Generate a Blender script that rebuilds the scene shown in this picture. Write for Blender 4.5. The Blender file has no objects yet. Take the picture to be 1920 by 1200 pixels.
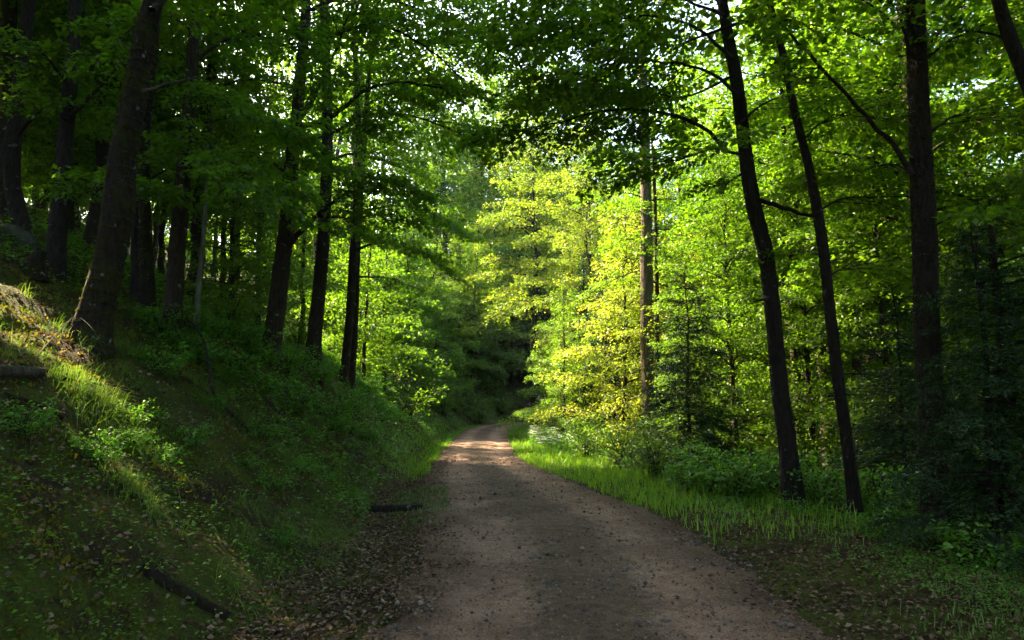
import bpy, math, random
import numpy as np
from mathutils import Vector

# ----------------------------------------------------------------------------- camera, sky, sun, exposure
scene = bpy.context.scene
COL = scene.collection
F_PX = 1280.0            # focal length in photograph pixels (1920 wide)
CAM_H = 1.70
PITCH = math.radians(6.5)
cam_d = bpy.data.cameras.new('camera'); cam = bpy.data.objects.new('camera', cam_d); COL.objects.link(cam)
cam.location = (0, 0, CAM_H); cam.rotation_euler = (math.radians(90) + PITCH, 0, 0)
cam_d.sensor_width = 36.0; cam_d.lens = 36.0 * F_PX / 1920.0; cam_d.clip_end = 1200.0; cam_d.clip_start = 0.05
scene.camera = cam

SUN_AZ, SUN_EL = math.radians(-52), math.radians(38)     # azimuth from +Y, clockwise positive (towards +X)
SUN = np.array([math.sin(SUN_AZ) * math.cos(SUN_EL), math.cos(SUN_AZ) * math.cos(SUN_EL), math.sin(SUN_EL)])
world = bpy.data.worlds.new('World'); scene.world = world; world.use_nodes = True
wn = world.node_tree; bg = wn.nodes['Background']
sky = wn.nodes.new('ShaderNodeTexSky'); sky.sky_type = 'NISHITA'; sky.sun_disc = False
sky.sun_elevation = SUN_EL; sky.sun_rotation = SUN_AZ; sky.dust_density = 4.0; sky.air_density = 1.0; sky.ozone_density = 1.0
wn.links.new(sky.outputs[0], bg.inputs[0]); bg.inputs[1].default_value = 0.11
sl = bpy.data.lights.new('sun', 'SUN'); sl.energy = 5.0; sl.angle = math.radians(0.6); sl.color = (1.0, 0.80, 0.50)
so = bpy.data.objects.new('sun', sl); COL.objects.link(so); so.location = (-30, 30, 40)
so.rotation_euler = Vector((-SUN[0], -SUN[1], -SUN[2])).to_track_quat('-Z', 'Y').to_euler()
vs = scene.view_settings; vs.view_transform = 'Standard'; vs.look = 'None'; vs.gamma = 1.0; vs.use_curve_mapping = False
vs.exposure = 3.45
cy = scene.cycles
cy.max_bounces = 7; cy.diffuse_bounces = 4; cy.glossy_bounces = 2; cy.transmission_bounces = 5; cy.transparent_max_bounces = 4
cy.caustics_reflective = False; cy.caustics_refractive = False; cy.sample_clamp_indirect = 6.0
cy.use_denoising = True; cy.denoiser = 'OPENIMAGEDENOISE'; cy.denoising_input_passes = 'RGB_ALBEDO_NORMAL'
cy.use_adaptive_sampling = True; cy.adaptive_threshold = 0.02

UP = np.array([0, 0, 1.0])
def nrm(a): return a / np.maximum(np.linalg.norm(a, axis=-1, keepdims=True), 1e-9)

# a point of the place seen at photograph pixel (px, py), d metres ahead of the camera
CP, SP = math.cos(PITCH), math.sin(PITCH)
def ray(px, py):
    r, u = (px - 960) / F_PX, (600 - py) / F_PX
    y = CP - SP * u; z = SP + CP * u
    return np.array([r / y, 1.0, z / y])
def P(px, py, d): return np.array([0, 0, CAM_H]) + ray(px, py) * d

# ----------------------------------------------------------------------------- node helpers
def new_mat(name):
    m = bpy.data.materials.new(name); m.use_nodes = True
    nt = m.node_tree
    for n in list(nt.nodes): nt.nodes.remove(n)
    return m, nt
def N(nt, typ, **kw):
    n = nt.nodes.new(typ)
    for k, v in kw.items():
        if k == 'inp':
            for kk, vv in v.items(): n.inputs[kk].default_value = vv
        else: setattr(n, k, v)
    return n
def ramp(nt, fac, stops, interp='LINEAR'):
    r = nt.nodes.new('ShaderNodeValToRGB'); r.color_ramp.interpolation = interp
    e = r.color_ramp.elements
    while len(e) < len(stops): e.new(0.5)
    for i, (p, c) in enumerate(stops):
        e[i].position = p; e[i].color = (c[0], c[1], c[2], 1)
    nt.links.new(fac, r.inputs[0]); return r.outputs[0]
def mixc(nt, fac, a, b, blend='MIX'):
    m = nt.nodes.new('ShaderNodeMix'); m.data_type = 'RGBA'; m.blend_type = blend
    for s, v in ((0, fac), (6, a), (7, b)):
        if hasattr(v, 'is_linked') or hasattr(v, 'links'): nt.links.new(v, m.inputs[s])
        elif isinstance(v, (int, float)): m.inputs[s].default_value = v
        else: m.inputs[s].default_value = (v[0], v[1], v[2], 1)
    return m.outputs[2]
def math_(nt, op, a, b=None, clamp=False):
    m = nt.nodes.new('ShaderNodeMath'); m.operation = op; m.use_clamp = clamp
    for i, v in enumerate((a, b)):
        if v is None: continue
        if isinstance(v, (int, float)): m.inputs[i].default_value = v
        else: nt.links.new(v, m.inputs[i])
    return m.outputs[0]
def noise(nt, scale, detail=4, rough=0.55, vec=None, dist=0.0):
    n = nt.nodes.new('ShaderNodeTexNoise'); n.inputs['Scale'].default_value = scale; n.inputs['Detail'].default_value = detail
    n.inputs['Roughness'].default_value = rough; n.inputs['Distortion'].default_value = dist
    if vec is not None: nt.links.new(vec, n.inputs['Vector'])
    return n.outputs['Fac']
def objcoord(nt): return nt.nodes.new('ShaderNodeTexCoord').outputs['Object']
def scaled(nt, vec, s):
    m = nt.nodes.new('ShaderNodeMapping'); m.inputs['Scale'].default_value = s; nt.links.new(vec, m.inputs['Vector']); return m.outputs[0]

def leaf_mat(name, stops, trans=(1.3, 1.5, 0.6), tfac=0.5, gloss=0.06, rough=0.45):
    """stops: leaf colours from the deepest to the palest leaf of the kind (picked per leaf)."""
    m, nt = new_mat(name)
    at = N(nt, 'ShaderNodeAttribute', attribute_name='tint')
    oi = N(nt, 'ShaderNodeObjectInfo')
    f = math_(nt, 'ADD', math_(nt, 'MULTIPLY', at.outputs['Fac'], 0.75), math_(nt, 'MULTIPLY', oi.outputs['Random'], 0.25))
    c = ramp(nt, f, stops)
    tc = mixc(nt, 1.0, c, trans, 'MULTIPLY')
    d = N(nt, 'ShaderNodeBsdfDiffuse'); nt.links.new(c, d.inputs[0])
    t = N(nt, 'ShaderNodeBsdfTranslucent'); nt.links.new(tc, t.inputs[0])
    mx = N(nt, 'ShaderNodeMixShader'); mx.inputs[0].default_value = tfac
    nt.links.new(d.outputs[0], mx.inputs[1]); nt.links.new(t.outputs[0], mx.inputs[2])
    g = N(nt, 'ShaderNodeBsdfGlossy'); g.inputs['Roughness'].default_value = rough; g.inputs[0].default_value = (0.9, 0.95, 0.9, 1)
    m2 = N(nt, 'ShaderNodeMixShader'); m2.inputs[0].default_value = gloss
    nt.links.new(mx.outputs[0], m2.inputs[1]); nt.links.new(g.outputs[0], m2.inputs[2])
    o = N(nt, 'ShaderNodeOutputMaterial'); nt.links.new(m2.outputs[0], o.inputs[0])
    return m

def principled(nt, col, rough=0.9, bump=None, strength=0.5, dist=0.02, spec=0.3):
    b = N(nt, 'ShaderNodeBsdfPrincipled'); b.inputs['Roughness'].default_value = rough
    b.inputs['Specular IOR Level'].default_value = spec
    if hasattr(col, 'links'): nt.links.new(col, b.inputs['Base Color'])
    else: b.inputs['Base Color'].default_value = (*col, 1)
    if bump is not None:
        bn = N(nt, 'ShaderNodeBump'); bn.inputs['Strength'].default_value = strength; bn.inputs['Distance'].default_value = dist
        nt.links.new(bump, bn.inputs['Height']); nt.links.new(bn.outputs[0], b.inputs['Normal'])
    o = N(nt, 'ShaderNodeOutputMaterial'); nt.links.new(b.outputs[0], o.inputs[0])
    return b

M = {}
M['beech'] = leaf_mat('beech_leaf', [(0.0, (0.034, 0.084, 0.005)), (0.5, (0.062, 0.130, 0.006)), (1.0, (0.115, 0.172, 0.008))], (1.9, 2.0, 0.8), 0.55, 0.025)
M['sunlit_beech'] = leaf_mat('sunlit_beech_leaf', [(0.0, (0.060, 0.132, 0.010)), (0.5, (0.130, 0.190, 0.014)), (1.0, (0.27, 0.255, 0.035))], (1.7, 1.65, 1.0), 0.55, 0.025)  # paler, yellower copy of the beech leaf: sunlight put into its colour
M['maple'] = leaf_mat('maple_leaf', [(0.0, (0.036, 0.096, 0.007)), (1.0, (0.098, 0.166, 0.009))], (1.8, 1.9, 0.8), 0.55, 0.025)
M['spruce'] = leaf_mat('spruce_needle', [(0.0, (0.014, 0.038, 0.010)), (0.7, (0.024, 0.062, 0.013)), (1.0, (0.042, 0.092, 0.016))], (1.0, 1.2, 0.8), 0.18, 0.03)
M['shrub'] = leaf_mat('shrub_leaf', [(0.0, (0.040, 0.130, 0.014)), (1.0, (0.100, 0.22, 0.014))], (1.7, 1.9, 0.8), 0.5, 0.03)
M['herb'] = leaf_mat('herb_leaf', [(0.0, (0.036, 0.120, 0.010)), (0.7, (0.08, 0.19, 0.012)), (1.0, (0.14, 0.22, 0.02))], (1.7, 1.9, 0.7), 0.45, 0.03)
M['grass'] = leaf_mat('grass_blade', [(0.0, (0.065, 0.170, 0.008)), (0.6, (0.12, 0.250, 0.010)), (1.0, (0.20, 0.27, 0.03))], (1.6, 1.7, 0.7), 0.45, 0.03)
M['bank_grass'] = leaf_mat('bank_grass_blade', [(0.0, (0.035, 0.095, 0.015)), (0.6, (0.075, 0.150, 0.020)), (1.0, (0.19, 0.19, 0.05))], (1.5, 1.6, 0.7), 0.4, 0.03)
M['moss'] = leaf_mat('moss_strand', [(0.0, (0.022, 0.024, 0.004)), (1.0, (0.075, 0.070, 0.008))], (1.7, 1.5, 0.7), 0.5, 0.02)
M['litter'] = leaf_mat('dry_leaf', [(0.0, (0.040, 0.023, 0.014)), (0.5, (0.12, 0.074, 0.045)), (0.85, (0.23, 0.16, 0.105)), (1.0, (0.26, 0.085, 0.028))], (1.0, 0.8, 0.5), 0.2, 0.015, 0.6)
M['flower'] = leaf_mat('white_floret', [(0.0, (0.55, 0.60, 0.52)), (1.0, (0.78, 0.80, 0.76))], (0.8, 0.8, 0.8), 0.3, 0.02)

def bark(name, c0, c1, moss=0.5, mosscol=(0.042, 0.048, 0.008), lichen=0.0, vstretch=0.25):
    m, nt = new_mat(name)
    oc = objcoord(nt)
    st = scaled(nt, oc, (1, 1, vstretch))
    n1 = noise(nt, 22, 6, 0.65, st, 0.4); n2 = noise(nt, 3.0, 3, 0.6, oc)
    c = ramp(nt, n1, [(0.3, c0), (0.7, c1)])
    mm = ramp(nt, math_(nt, 'ADD', math_(nt, 'MULTIPLY', n2, 0.7), math_(nt, 'MULTIPLY', noise(nt, 14, 4, 0.6, oc), 0.3)),
              [(0.66 - 0.3 * moss, (0, 0, 0)), (0.78 - 0.3 * moss, (1, 1, 1))])
    c = mixc(nt, mm, c, mosscol)
    if lichen > 0:
        l = ramp(nt, noise(nt, 6.5, 3, 0.5, oc), [(0.66, (0, 0, 0)), (0.70, (1, 1, 1))])
        c = mixc(nt, math_(nt, 'MULTIPLY', l, lichen), c, (0.27, 0.28, 0.24))
    h = math_(nt, 'ADD', n1, math_(nt, 'MULTIPLY', mm, 0.35))
    principled(nt, c, 0.95, h, 1.0, 0.09, 0.15)
    return m
M['bark'] = bark('beech_bark', (0.016, 0.011, 0.008), (0.058, 0.042, 0.031), 0.45, lichen=0.5)
M['bark_moss'] = bark('mossy_bark', (0.009, 0.006, 0.004), (0.034, 0.024, 0.016), 0.6, mosscol=(0.026, 0.030, 0.005), lichen=0.5)
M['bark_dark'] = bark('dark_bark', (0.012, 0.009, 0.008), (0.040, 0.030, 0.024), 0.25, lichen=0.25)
M['bark_grey'] = bark('grey_bark', (0.055, 0.045, 0.036), (0.16, 0.125, 0.095), 0.15, vstretch=0.12)
M['bark_pale'] = bark('pale_bark', (0.08, 0.08, 0.06), (0.22, 0.22, 0.17), 0.2, mosscol=(0.12, 0.15, 0.05))
M['twig'] = bark('twig_bark', (0.016, 0.012, 0.009), (0.05, 0.038, 0.028), 0.1)
M['deadwood'] = bark('dead_wood', (0.03, 0.024, 0.019), (0.11, 0.092, 0.072), 0.3, vstretch=0.2)

# ----------------------------------------------------------------------------- mesh helpers
def mesh_from(name, V, Fq, mat, smooth=False, tint=None, tri=None):
    """quads Fq (n,4) and optional tris (m,3), built with foreach_set."""
    me = bpy.data.meshes.new(name)
    V = np.asarray(V, np.float32); Fq = np.asarray(Fq, np.int32).reshape(-1, 4)
    T = np.zeros((0, 3), np.int32) if tri is None else np.asarray(tri, np.int32).reshape(-1, 3)
    me.vertices.add(len(V)); me.vertices.foreach_set('co', V.ravel())
    idx = np.concatenate([Fq.ravel(), T.ravel()]); me.loops.add(len(idx)); me.loops.foreach_set('vertex_index', idx)
    st = np.concatenate([np.arange(len(Fq)) * 4, len(Fq) * 4 + np.arange(len(T)) * 3]).astype(np.int32)
    me.polygons.add(len(st)); me.polygons.foreach_set('loop_start', st)
    me.update(calc_edges=True)
    if smooth: me.polygons.foreach_set('use_smooth', np.ones(len(st), bool))
    if tint is not None:
        a = me.attributes.new('tint', 'FLOAT', 'FACE'); a.data.foreach_set('value', np.asarray(tint, np.float32))
    me.materials.append(mat)
    return me
def obj(name, me, parent=None, loc=None, **props):
    o = bpy.data.objects.new(name, me); COL.objects.link(o)
    if parent is not None: o.parent = parent
    if loc is not None: o.location = loc
    for k, v in props.items(): o[k] = v
    return o
def thing(name, label, cat, loc=(0, 0, 0), rz=0.0, group=None, scale=1.0):
    o = bpy.data.objects.new(name, None); COL.objects.link(o); o.empty_display_size = 0.2
    o.location = loc; o.rotation_euler = (0, 0, rz); o.scale = (scale,) * 3
    o['label'] = label; o['category'] = cat
    if group: o['group'] = group
    return o
def tag(o, label, cat, group=None):
    o['label'] = label; o['category'] = cat
    if group: o['group'] = group
    return o

class Wood:
    """tubes collected into one mesh."""
    def __init__(s): s.V = []; s.F = []; s.n = 0
    def tube(s, path, rad, k=8, rng=None, bump=0.0, flare=0.0, cap=True):
        path = np.asarray(path, float); rad = np.asarray(rad, float); n = len(path)
        T = nrm(np.gradient(path, axis=0))
        ref = np.array([1.0, 0.13, 0.07]) if abs(T[0][0]) < 0.8 else np.array([0.1, 1.0, 0.2])
        A = nrm(np.cross(T, ref)); B = np.cross(T, A)
        th = np.arange(k) / k * 2 * math.pi
        R = np.repeat(rad[:, None], k, 1)
        if bump and rng is not None:
            ph = rng.uniform(0, 6.28, 6); L = np.linspace(0, 1, n)[:, None] * np.linalg.norm(np.diff(path, axis=0), axis=1).sum()
            R = R * (1 + bump * (np.sin(2 * th + ph[0] + L * 0.9) * 0.5 + np.sin(3 * th + ph[1] - L * 1.7) * 0.4 + np.sin(5 * th + ph[2] + L * 3.1) * 0.3
                                 + np.sin(L * 2.3 + ph[3]) * 0.35) + bump * 0.35 * rng.normal(size=(n, k)))
        if flare:
            L = np.concatenate([[0], np.cumsum(np.linalg.norm(np.diff(path, axis=0), axis=1))])[:, None]
            lob = 1 + 0.45 * np.sin(3 * th + 1.1) + 0.3 * np.sin(5 * th + 0.4)
            R = R * (1 + flare * np.exp(-L / 0.33) * np.clip(lob, 0.25, 3))
        ring = path[:, None, :] + R[..., None] * (np.cos(th)[None, :, None] * A[:, None, :] + np.sin(th)[None, :, None] * B[:, None, :])
        i = np.arange(n - 1)[:, None] * k; j = np.arange(k)[None, :]; j2 = (j + 1) % k
        q = np.stack([i + j, i + j2, i + k + j2, i + k + j], -1).reshape(-1, 4) + s.n
        s.V.append(ring.reshape(-1, 3)); s.F.append(q); s.n += n * k
        if cap:
            for e, base in ((0, 0), (n - 1, (n - 1) * k)):
                c = s.n; s.V.append(path[e][None, :]); s.n += 1
                b0 = c - base if e == 0 else 0
                st0 = c - n * k + base if e == 0 else c - 1 - n * k + base
                jj = np.arange(0, k - 1, 2)
                s.F.append(np.stack([np.full(len(jj), c), st0 + jj, st0 + jj + 1, st0 + (jj + 2) % k], -1))
    def twigs(s, B, E, droop, r):
        """many thin three-sided twigs from B to E."""
        if len(B) == 0: return
        B = np.asarray(B); E = np.asarray(E); n = len(B)
        mid = (B + E) / 2 + UP * droop[:, None]
        D = nrm(E - B); A = nrm(np.cross(D, UP + 0.01)); C = np.cross(D, A)
        th = np.arange(3) / 3 * 2 * math.pi
        off = np.cos(th)[None, :, None] * A[:, None, :] + np.sin(th)[None, :, None] * C[:, None, :]
        rr = np.asarray(r).reshape(-1, 1, 1)
        V = np.concatenate([B[:, None] + off * rr, mid[:, None] + off * rr * 0.7, E[:, None] + off * rr * 0.25], 1)
        b = (np.arange(n) * 9)[:, None, None]
        q = np.array([[l * 3 + a, l * 3 + (a + 1) % 3, l * 3 + 3 + (a + 1) % 3, l * 3 + 3 + a] for l in (0, 1) for a in range(3)])[None]
        s.F.append((b + q).reshape(-1, 4) + s.n); s.V.append(V.reshape(-1, 3)); s.n += n * 9
    def mesh(s, name, mat): return mesh_from(name, np.concatenate(s.V), np.concatenate(s.F), mat, True)

class Leaves:
    def __init__(s): s.a = []
    def add(s, pos, d, nr, L, W, tint, cup=0.06):
        n = len(pos)
        s.a.append((pos, d, nr, np.broadcast_to(L, n), np.broadcast_to(W, n), np.broadcast_to(tint, n), np.full(n, cup)))
    def data(s): return [np.concatenate([x[i] for x in s.a]) for i in range(7)]
    def mesh(s, name, mat, keep=None, big=1.0):
        pos, d, nr, L, W, t, cup = s.data(); L = L * big; W = W * big
        if keep is not None: pos, d, nr, L, W, t, cup = (x[keep] for x in (pos, d, nr, L, W, t, cup))
        d = nrm(d); side = nrm(np.cross(nr, d)); nn = np.cross(d, side)
        L = L[:, None]; W = W[:, None]
        mid = pos + d * L * 0.45 + nn * L * cup[:, None]
        V = np.stack([pos, mid + side * W * 0.5, pos + d * L - nn * L * 0.08, mid - side * W * 0.5], 1).reshape(-1, 3)
        q = np.arange(len(pos) * 4).reshape(-1, 4)
        return mesh_from(name, V, q, mat, False, t)

def resample(path, n):
    path = np.asarray(path, float)
    s = np.concatenate([[0], np.cumsum(np.linalg.norm(np.diff(path, axis=0), axis=1))])
    t = np.linspace(0, s[-1], n)
    # Catmull-like smoothing through cubic hermite on arc length
    m = np.gradient(path, s, axis=0)
    k = np.clip(np.searchsorted(s, t, 'right') - 1, 0, len(s) - 2); h = (s[k + 1] - s[k])[:, None]; u = ((t - s[k])[:, None] / h)
    return (path[k] * (2 * u**3 - 3 * u**2 + 1) + m[k] * h * (u**3 - 2 * u**2 + u) + path[k + 1] * (-2 * u**3 + 3 * u**2) + m[k + 1] * h * (u**3 - u**2))

def sprays(paths, rng, leaves, wood, L2=1.1, sp2=0.22, dens=45, leaf=0.085, droop=0.12, t0=0.15, wr=0.6, twig_r=0.006, flat=0.35, jz=0.035, spread=0.30):
    """flat, layered beech-like sprays of leaves along each bough path: side shoots, with leaves to both sides of each."""
    Bs, Ds, Ls = [], [], []
    for p in paths:
        p = np.asarray(p); seg = np.linalg.norm(np.diff(p, axis=0), axis=1); cs = np.concatenate([[0], np.cumsum(seg)]); L = cs[-1]
        n2 = max(3, int(L * (1 - t0) / sp2)); ts = np.linspace(t0, 1, n2) + rng.uniform(-0.3, 0.3, n2) / n2; ts = np.clip(ts, 0.02, 1)
        B = np.stack([np.interp(ts * L, cs, p[:, i]) for i in range(3)], 1)
        T = nrm(np.stack([np.interp(ts * L, cs, np.gradient(p[:, i], np.maximum(cs, 1e-6))) for i in range(3)], 1))
        H = nrm(np.cross(T, UP) + 1e-6)
        side = np.where(np.arange(n2) % 2 == 0, 1.0, -1.0)
        a = np.radians(rng.uniform(25, 50, n2)) + (ts**3) * 0.6
        D = H * (side * np.cos(a))[:, None] + T * np.sin(a)[:, None]
        D[:, 2] = D[:, 2] * 0.6 + rng.normal(0, 0.17, n2)
        l2 = min(L2, 0.6 * L) * (0.35 + 0.65 * np.sin(np.clip(ts * 0.9 + 0.1, 0, 1) * math.pi) ** 0.6) * rng.uniform(0.6, 1.15, n2)
        Bs.append(B); Ds.append(nrm(D)); Ls.append(l2)
    B = np.concatenate(Bs); D = np.concatenate(Ds); L = np.concatenate(Ls)
    if wood is not None:
        E = B + D * L[:, None]; E[:, 2] -= droop * L
        wood.twigs(B[::2], E[::2], (0.25 * droop * L)[::2], (twig_r * (0.5 + L))[::2])
    cnt = np.maximum(2, (L * dens * rng.uniform(0.6, 1.3, len(L))).astype(int)); i = np.repeat(np.arange(len(L)), cnt); n = len(i)
    t = rng.uniform(0.05, 1, n) ** 0.85; D_ = D[i]; l = L[i]
    H = nrm(np.cross(D_, UP) + 1e-6)
    w = spread * l * (1 - t * 0.85) + 0.05
    off = rng.uniform(-1, 1, n) * w
    pos = B[i] + D_ * (t * l + np.abs(off) * 0.55)[:, None] + H * off[:, None]
    pos[:, 2] += -droop * l * t * t - 0.12 * np.abs(off) + rng.normal(0, jz, n)
    dd = D_ * 0.6 + H * (np.sign(off) * 0.8)[:, None] + rng.normal(0, 0.4, (n, 3)); dd[:, 2] -= 0.25
    nr = nrm(UP[None] + rng.normal(0, flat, (n, 3)))
    sz = leaf * rng.uniform(0.65, 1.2, n)
    tint = np.clip(0.5 * rng.uniform(0, 1, len(L))[i] + 0.5 * rng.uniform(0, 1, n), 0, 1)
    leaves.add(pos, nrm(dd), nr, sz, sz * wr, tint)

def auto_boughs(trunk, rng, z0, z1, n, L0, L1, e0=25, e1=55, wood=None, rfac=0.012, curve=0.35, az=None):
    """boughs round a trunk path (points of rising height): longer and flatter low, shorter and steeper high."""
    out = []; trunk = np.asarray(trunk)
    for i in range(n):
        f = (i + rng.uniform(0, 0.9)) / n; z = z0 + (z1 - z0) * f
        b = np.array([np.interp(z, trunk[:, 2], trunk[:, k]) for k in range(3)])
        a = i * 2.399963 + rng.uniform(-0.5, 0.5) if az is None else rng.uniform(*az)
        L = (L0 + (L1 - L0) * f ** 1.5) * rng.uniform(0.55, 1.2); e = math.radians(e0 + (e1 - e0) * f + rng.uniform(-10, 10))
        t = np.linspace(0, 1, 9)
        wig = np.cumsum(rng.normal(0, 0.025 * L, (9, 2)), 0) * t[:, None]
        p = np.stack([math.cos(a) * L * t * math.cos(e) + wig[:, 0], math.sin(a) * L * t * math.cos(e) + wig[:, 1],
                      L * (math.sin(e) * t - curve * t * t)], 1) + b
        out.append(p)
        if wood is not None: wood.tube(p, np.linspace(max(0.012, rfac * L), 0.004, 9), 5, cap=False)
    return out

# ----------------------------------------------------------------------------- ground shape
def vnoise(x, y, seed=0):
    xi = np.floor(x).astype(np.int64); yi = np.floor(y).astype(np.int64); fx = x - xi; fy = y - yi
    fx = fx * fx * (3 - 2 * fx); fy = fy * fy * (3 - 2 * fy)
    def h(a, b):
        v = (a * 374761393 + b * 668265263 + seed * 974711) & 0x7fffffff
        v = ((v ^ (v >> 13)) * 1274126177) & 0x7fffffff
        return ((v ^ (v >> 16)) & 0xffff) / 65535.0
    return (h(xi, yi) * (1 - fx) * (1 - fy) + h(xi + 1, yi) * fx * (1 - fy) + h(xi, yi + 1) * (1 - fx) * fy + h(xi + 1, yi + 1) * fx * fy) - 0.5
def fbm(x, y, seed=0, o=4):
    s = 0; a = 1.0
    for i in range(o): s = s + a * vnoise(x * 2**i + 17.3 * i, y * 2**i - 9.1 * i, seed + i); a *= 0.5
    return s
RC = np.array([(0.62, -25), (0.62, -8), (0.62, 1), (0.64, 5), (0.66, 8.9), (0.28, 11.1), (-0.26, 15.3), (-0.84, 19.6), (-1.18, 24.2), (-1.44, 31), (-1.58, 38), (-1.45, 44),
               (-0.6, 50), (1.8, 55), (6.5, 59), (15, 62), (32, 64), (60, 64), (110, 60)], float)
RCS = resample(np.c_[RC, np.zeros(len(RC))], 420)[:, :2]
RT = nrm(np.gradient(RCS, axis=0))
def road_u(x, y):
    """signed distance from the track's centre line (+ to the right) and how far along y the nearest point lies."""
    x = np.atleast_1d(np.asarray(x, float)).ravel(); y = np.atleast_1d(np.asarray(y, float)).ravel()
    u = np.empty(len(x)); yy = np.empty(len(x))
    for a in range(0, len(x), 20000):
        dx = x[a:a + 20000, None] - RCS[None, :, 0]; dy = y[a:a + 20000, None] - RCS[None, :, 1]
        k = np.argmin(dx * dx + dy * dy, 1); r = np.arange(len(k))
        ddx, ddy = dx[r, k], dy[r, k]
        s = ddx * RT[k, 1] - ddy * RT[k, 0]
        u[a:a + 20000] = np.sign(s) * np.hypot(ddx, ddy); yy[a:a + 20000] = RCS[k, 1]
    return u, yy
def sstep(a, b, x):
    t = np.clip((x - a) / (b - a), 0, 1); return t * t * (3 - 2 * t)
def half_w(yy): return 1.74 - 0.36 * sstep(9, 24, yy)
def Z(x, y):
    shp = np.shape(x); x = np.atleast_1d(np.asarray(x, float)).ravel(); y = np.atleast_1d(np.asarray(y, float)).ravel()
    u, yy = road_u(x, y); hw = half_w(yy)
    z = -0.30 * sstep(9, 26, yy) + 0.12 * sstep(34, 60, yy)
    z = z - 0.03 * np.clip(np.abs(u) / hw, 0, 1) ** 2
    # cut bank rising on the left of the track, easing into the wooded slope
    v = -u - hw
    toe = 0.75 - 0.40 * sstep(12, 20, yy) + 0.15 * fbm(x * 0.5, y * 0.5, 5, 2)
    b = np.maximum(v - toe, 0); m = 0.72 + 0.42 * sstep(8, 18, yy) - 0.30 * sstep(28, 44, yy)
    bank = m * np.where(b < 0.5, b * b, 0.25 + (b - 0.5))
    top = 2.15 + 0.55 * sstep(9, 17, yy) + 0.4 * fbm(x * 0.16, y * 0.16, 9, 2)
    e = bank - top; sm = 0.5 * (e + np.sqrt(e * e + 0.12))          # eased crest
    bank = np.maximum(bank - sm, 0) + sm * 0.52 / m * (b > 0)
    bank = 30 * np.tanh(bank / 30)
    bank = bank - 0.06 * sstep(0, 0.4, v) * (1 - sstep(0.5, 1.2, v))
    rough = (0.22 * fbm(x * 0.9, y * 0.9, 21, 4) + 0.13 * fbm(x * 2.3, y * 2.3, 27, 2) + 0.06 * fbm(x * 5, y * 5, 31, 2)) * sstep(0.3, 1.6, v)
    # level verge on the right, then the ground falls away into the valley
    w = u - hw
    fall = -0.10 * np.maximum(w - 2.4, 0) - 0.16 * np.maximum(w - 6.5, 0)
    fall = 14 * np.tanh(fall / 14)
    rr = (0.05 * fbm(x * 0.8, y * 0.8, 41, 4) + 0.03) * sstep(0.1, 1.0, w) + 0.15 * fbm(x * 0.4, y * 0.4, 43, 3) * sstep(1.5, 4, w)
    z = z + np.where(u < 0, bank + rough, fall + rr)
    return z.reshape(shp) if shp else float(z[0])
DS = np.concatenate([np.arange(2, 20, 0.05), np.arange(20, 90, 0.15)])
def ground_hit(px, py):
    r = ray(px, py); q = r[None] * DS[:, None] + np.array([0, 0, CAM_H])
    below = np.nonzero(q[:, 2] < Z(q[:, 0], q[:, 1]))[0]
    i = below[0] if len(below) else len(DS) - 1
    return np.array([q[i, 0], q[i, 1], Z(q[i, 0], q[i, 1])])

def grid_axis(lo, hi, fine_lo, fine_hi, f, c):
    a = [fine_lo]
    while a[-1] < fine_hi: a.append(a[-1] + f)
    s = f
    while a[-1] < hi: s = min(s * 1.12, c); a.append(a[-1] + s)
    b = [fine_lo]; s = f
    while b[-1] > lo: s = min(s * 1.12, c); b.append(b[-1] - s)
    return np.array(b[:0:-1] + a)
def sheet(name, xs, ys, zf, mat):
    X, Y = np.meshgrid(xs, ys); Zs = zf(X, Y)
    nx, ny = len(xs), len(ys); i = (np.arange(ny - 1)[:, None] * nx + np.arange(nx - 1)[None]).reshape(-1)
    return mesh_from(name, np.stack([X, Y, Zs], -1).reshape(-1, 3), np.stack([i, i + 1, i + nx + 1, i + nx], 1), mat, True)

def floor_material():
    m, nt = new_mat('woodland_floor')
    oc = objcoord(nt)
    n1 = noise(nt, 1.1, 5, 0.6, oc); n2 = noise(nt, 9, 5, 0.65, oc); n3 = noise(nt, 45, 4, 0.7, oc)
    soil = ramp(nt, n3, [(0.25, (0.012, 0.008, 0.005)), (0.55, (0.036, 0.023, 0.013)), (0.8, (0.085, 0.054, 0.030))])
    mossc = ramp(nt, n3, [(0.25, (0.020, 0.032, 0.006)), (0.75, (0.085, 0.105, 0.012))])
    f = ramp(nt, math_(nt, 'ADD', math_(nt, 'MULTIPLY', n1, 0.6), math_(nt, 'MULTIPLY', n2, 0.4)), [(0.42, (0, 0, 0)), (0.54, (1, 1, 1))])
    c = mixc(nt, f, soil, mossc)
    principled(nt, c, 1.0, math_(nt, 'ADD', math_(nt, 'MULTIPLY', n2, 1.2), n3), 0.9, 0.06, 0.1)
    return m
M['floor'] = floor_material()
def floor_z(x, y):
    u, yy = road_u(x, y); u = u.reshape(np.shape(x)); yy = yy.reshape(np.shape(x))
    return Z(x, y) - 0.05 * (1 - sstep(-0.25, 0.02, np.abs(u) - half_w(yy)))
fl = obj('forest_floor', sheet('forest_floor', grid_axis(-140, 160, -9, 9, 0.11, 4.0), grid_axis(-40, 200, 1.5, 16, 0.11, 3.0), floor_z, M['floor']), kind='structure')

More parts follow.
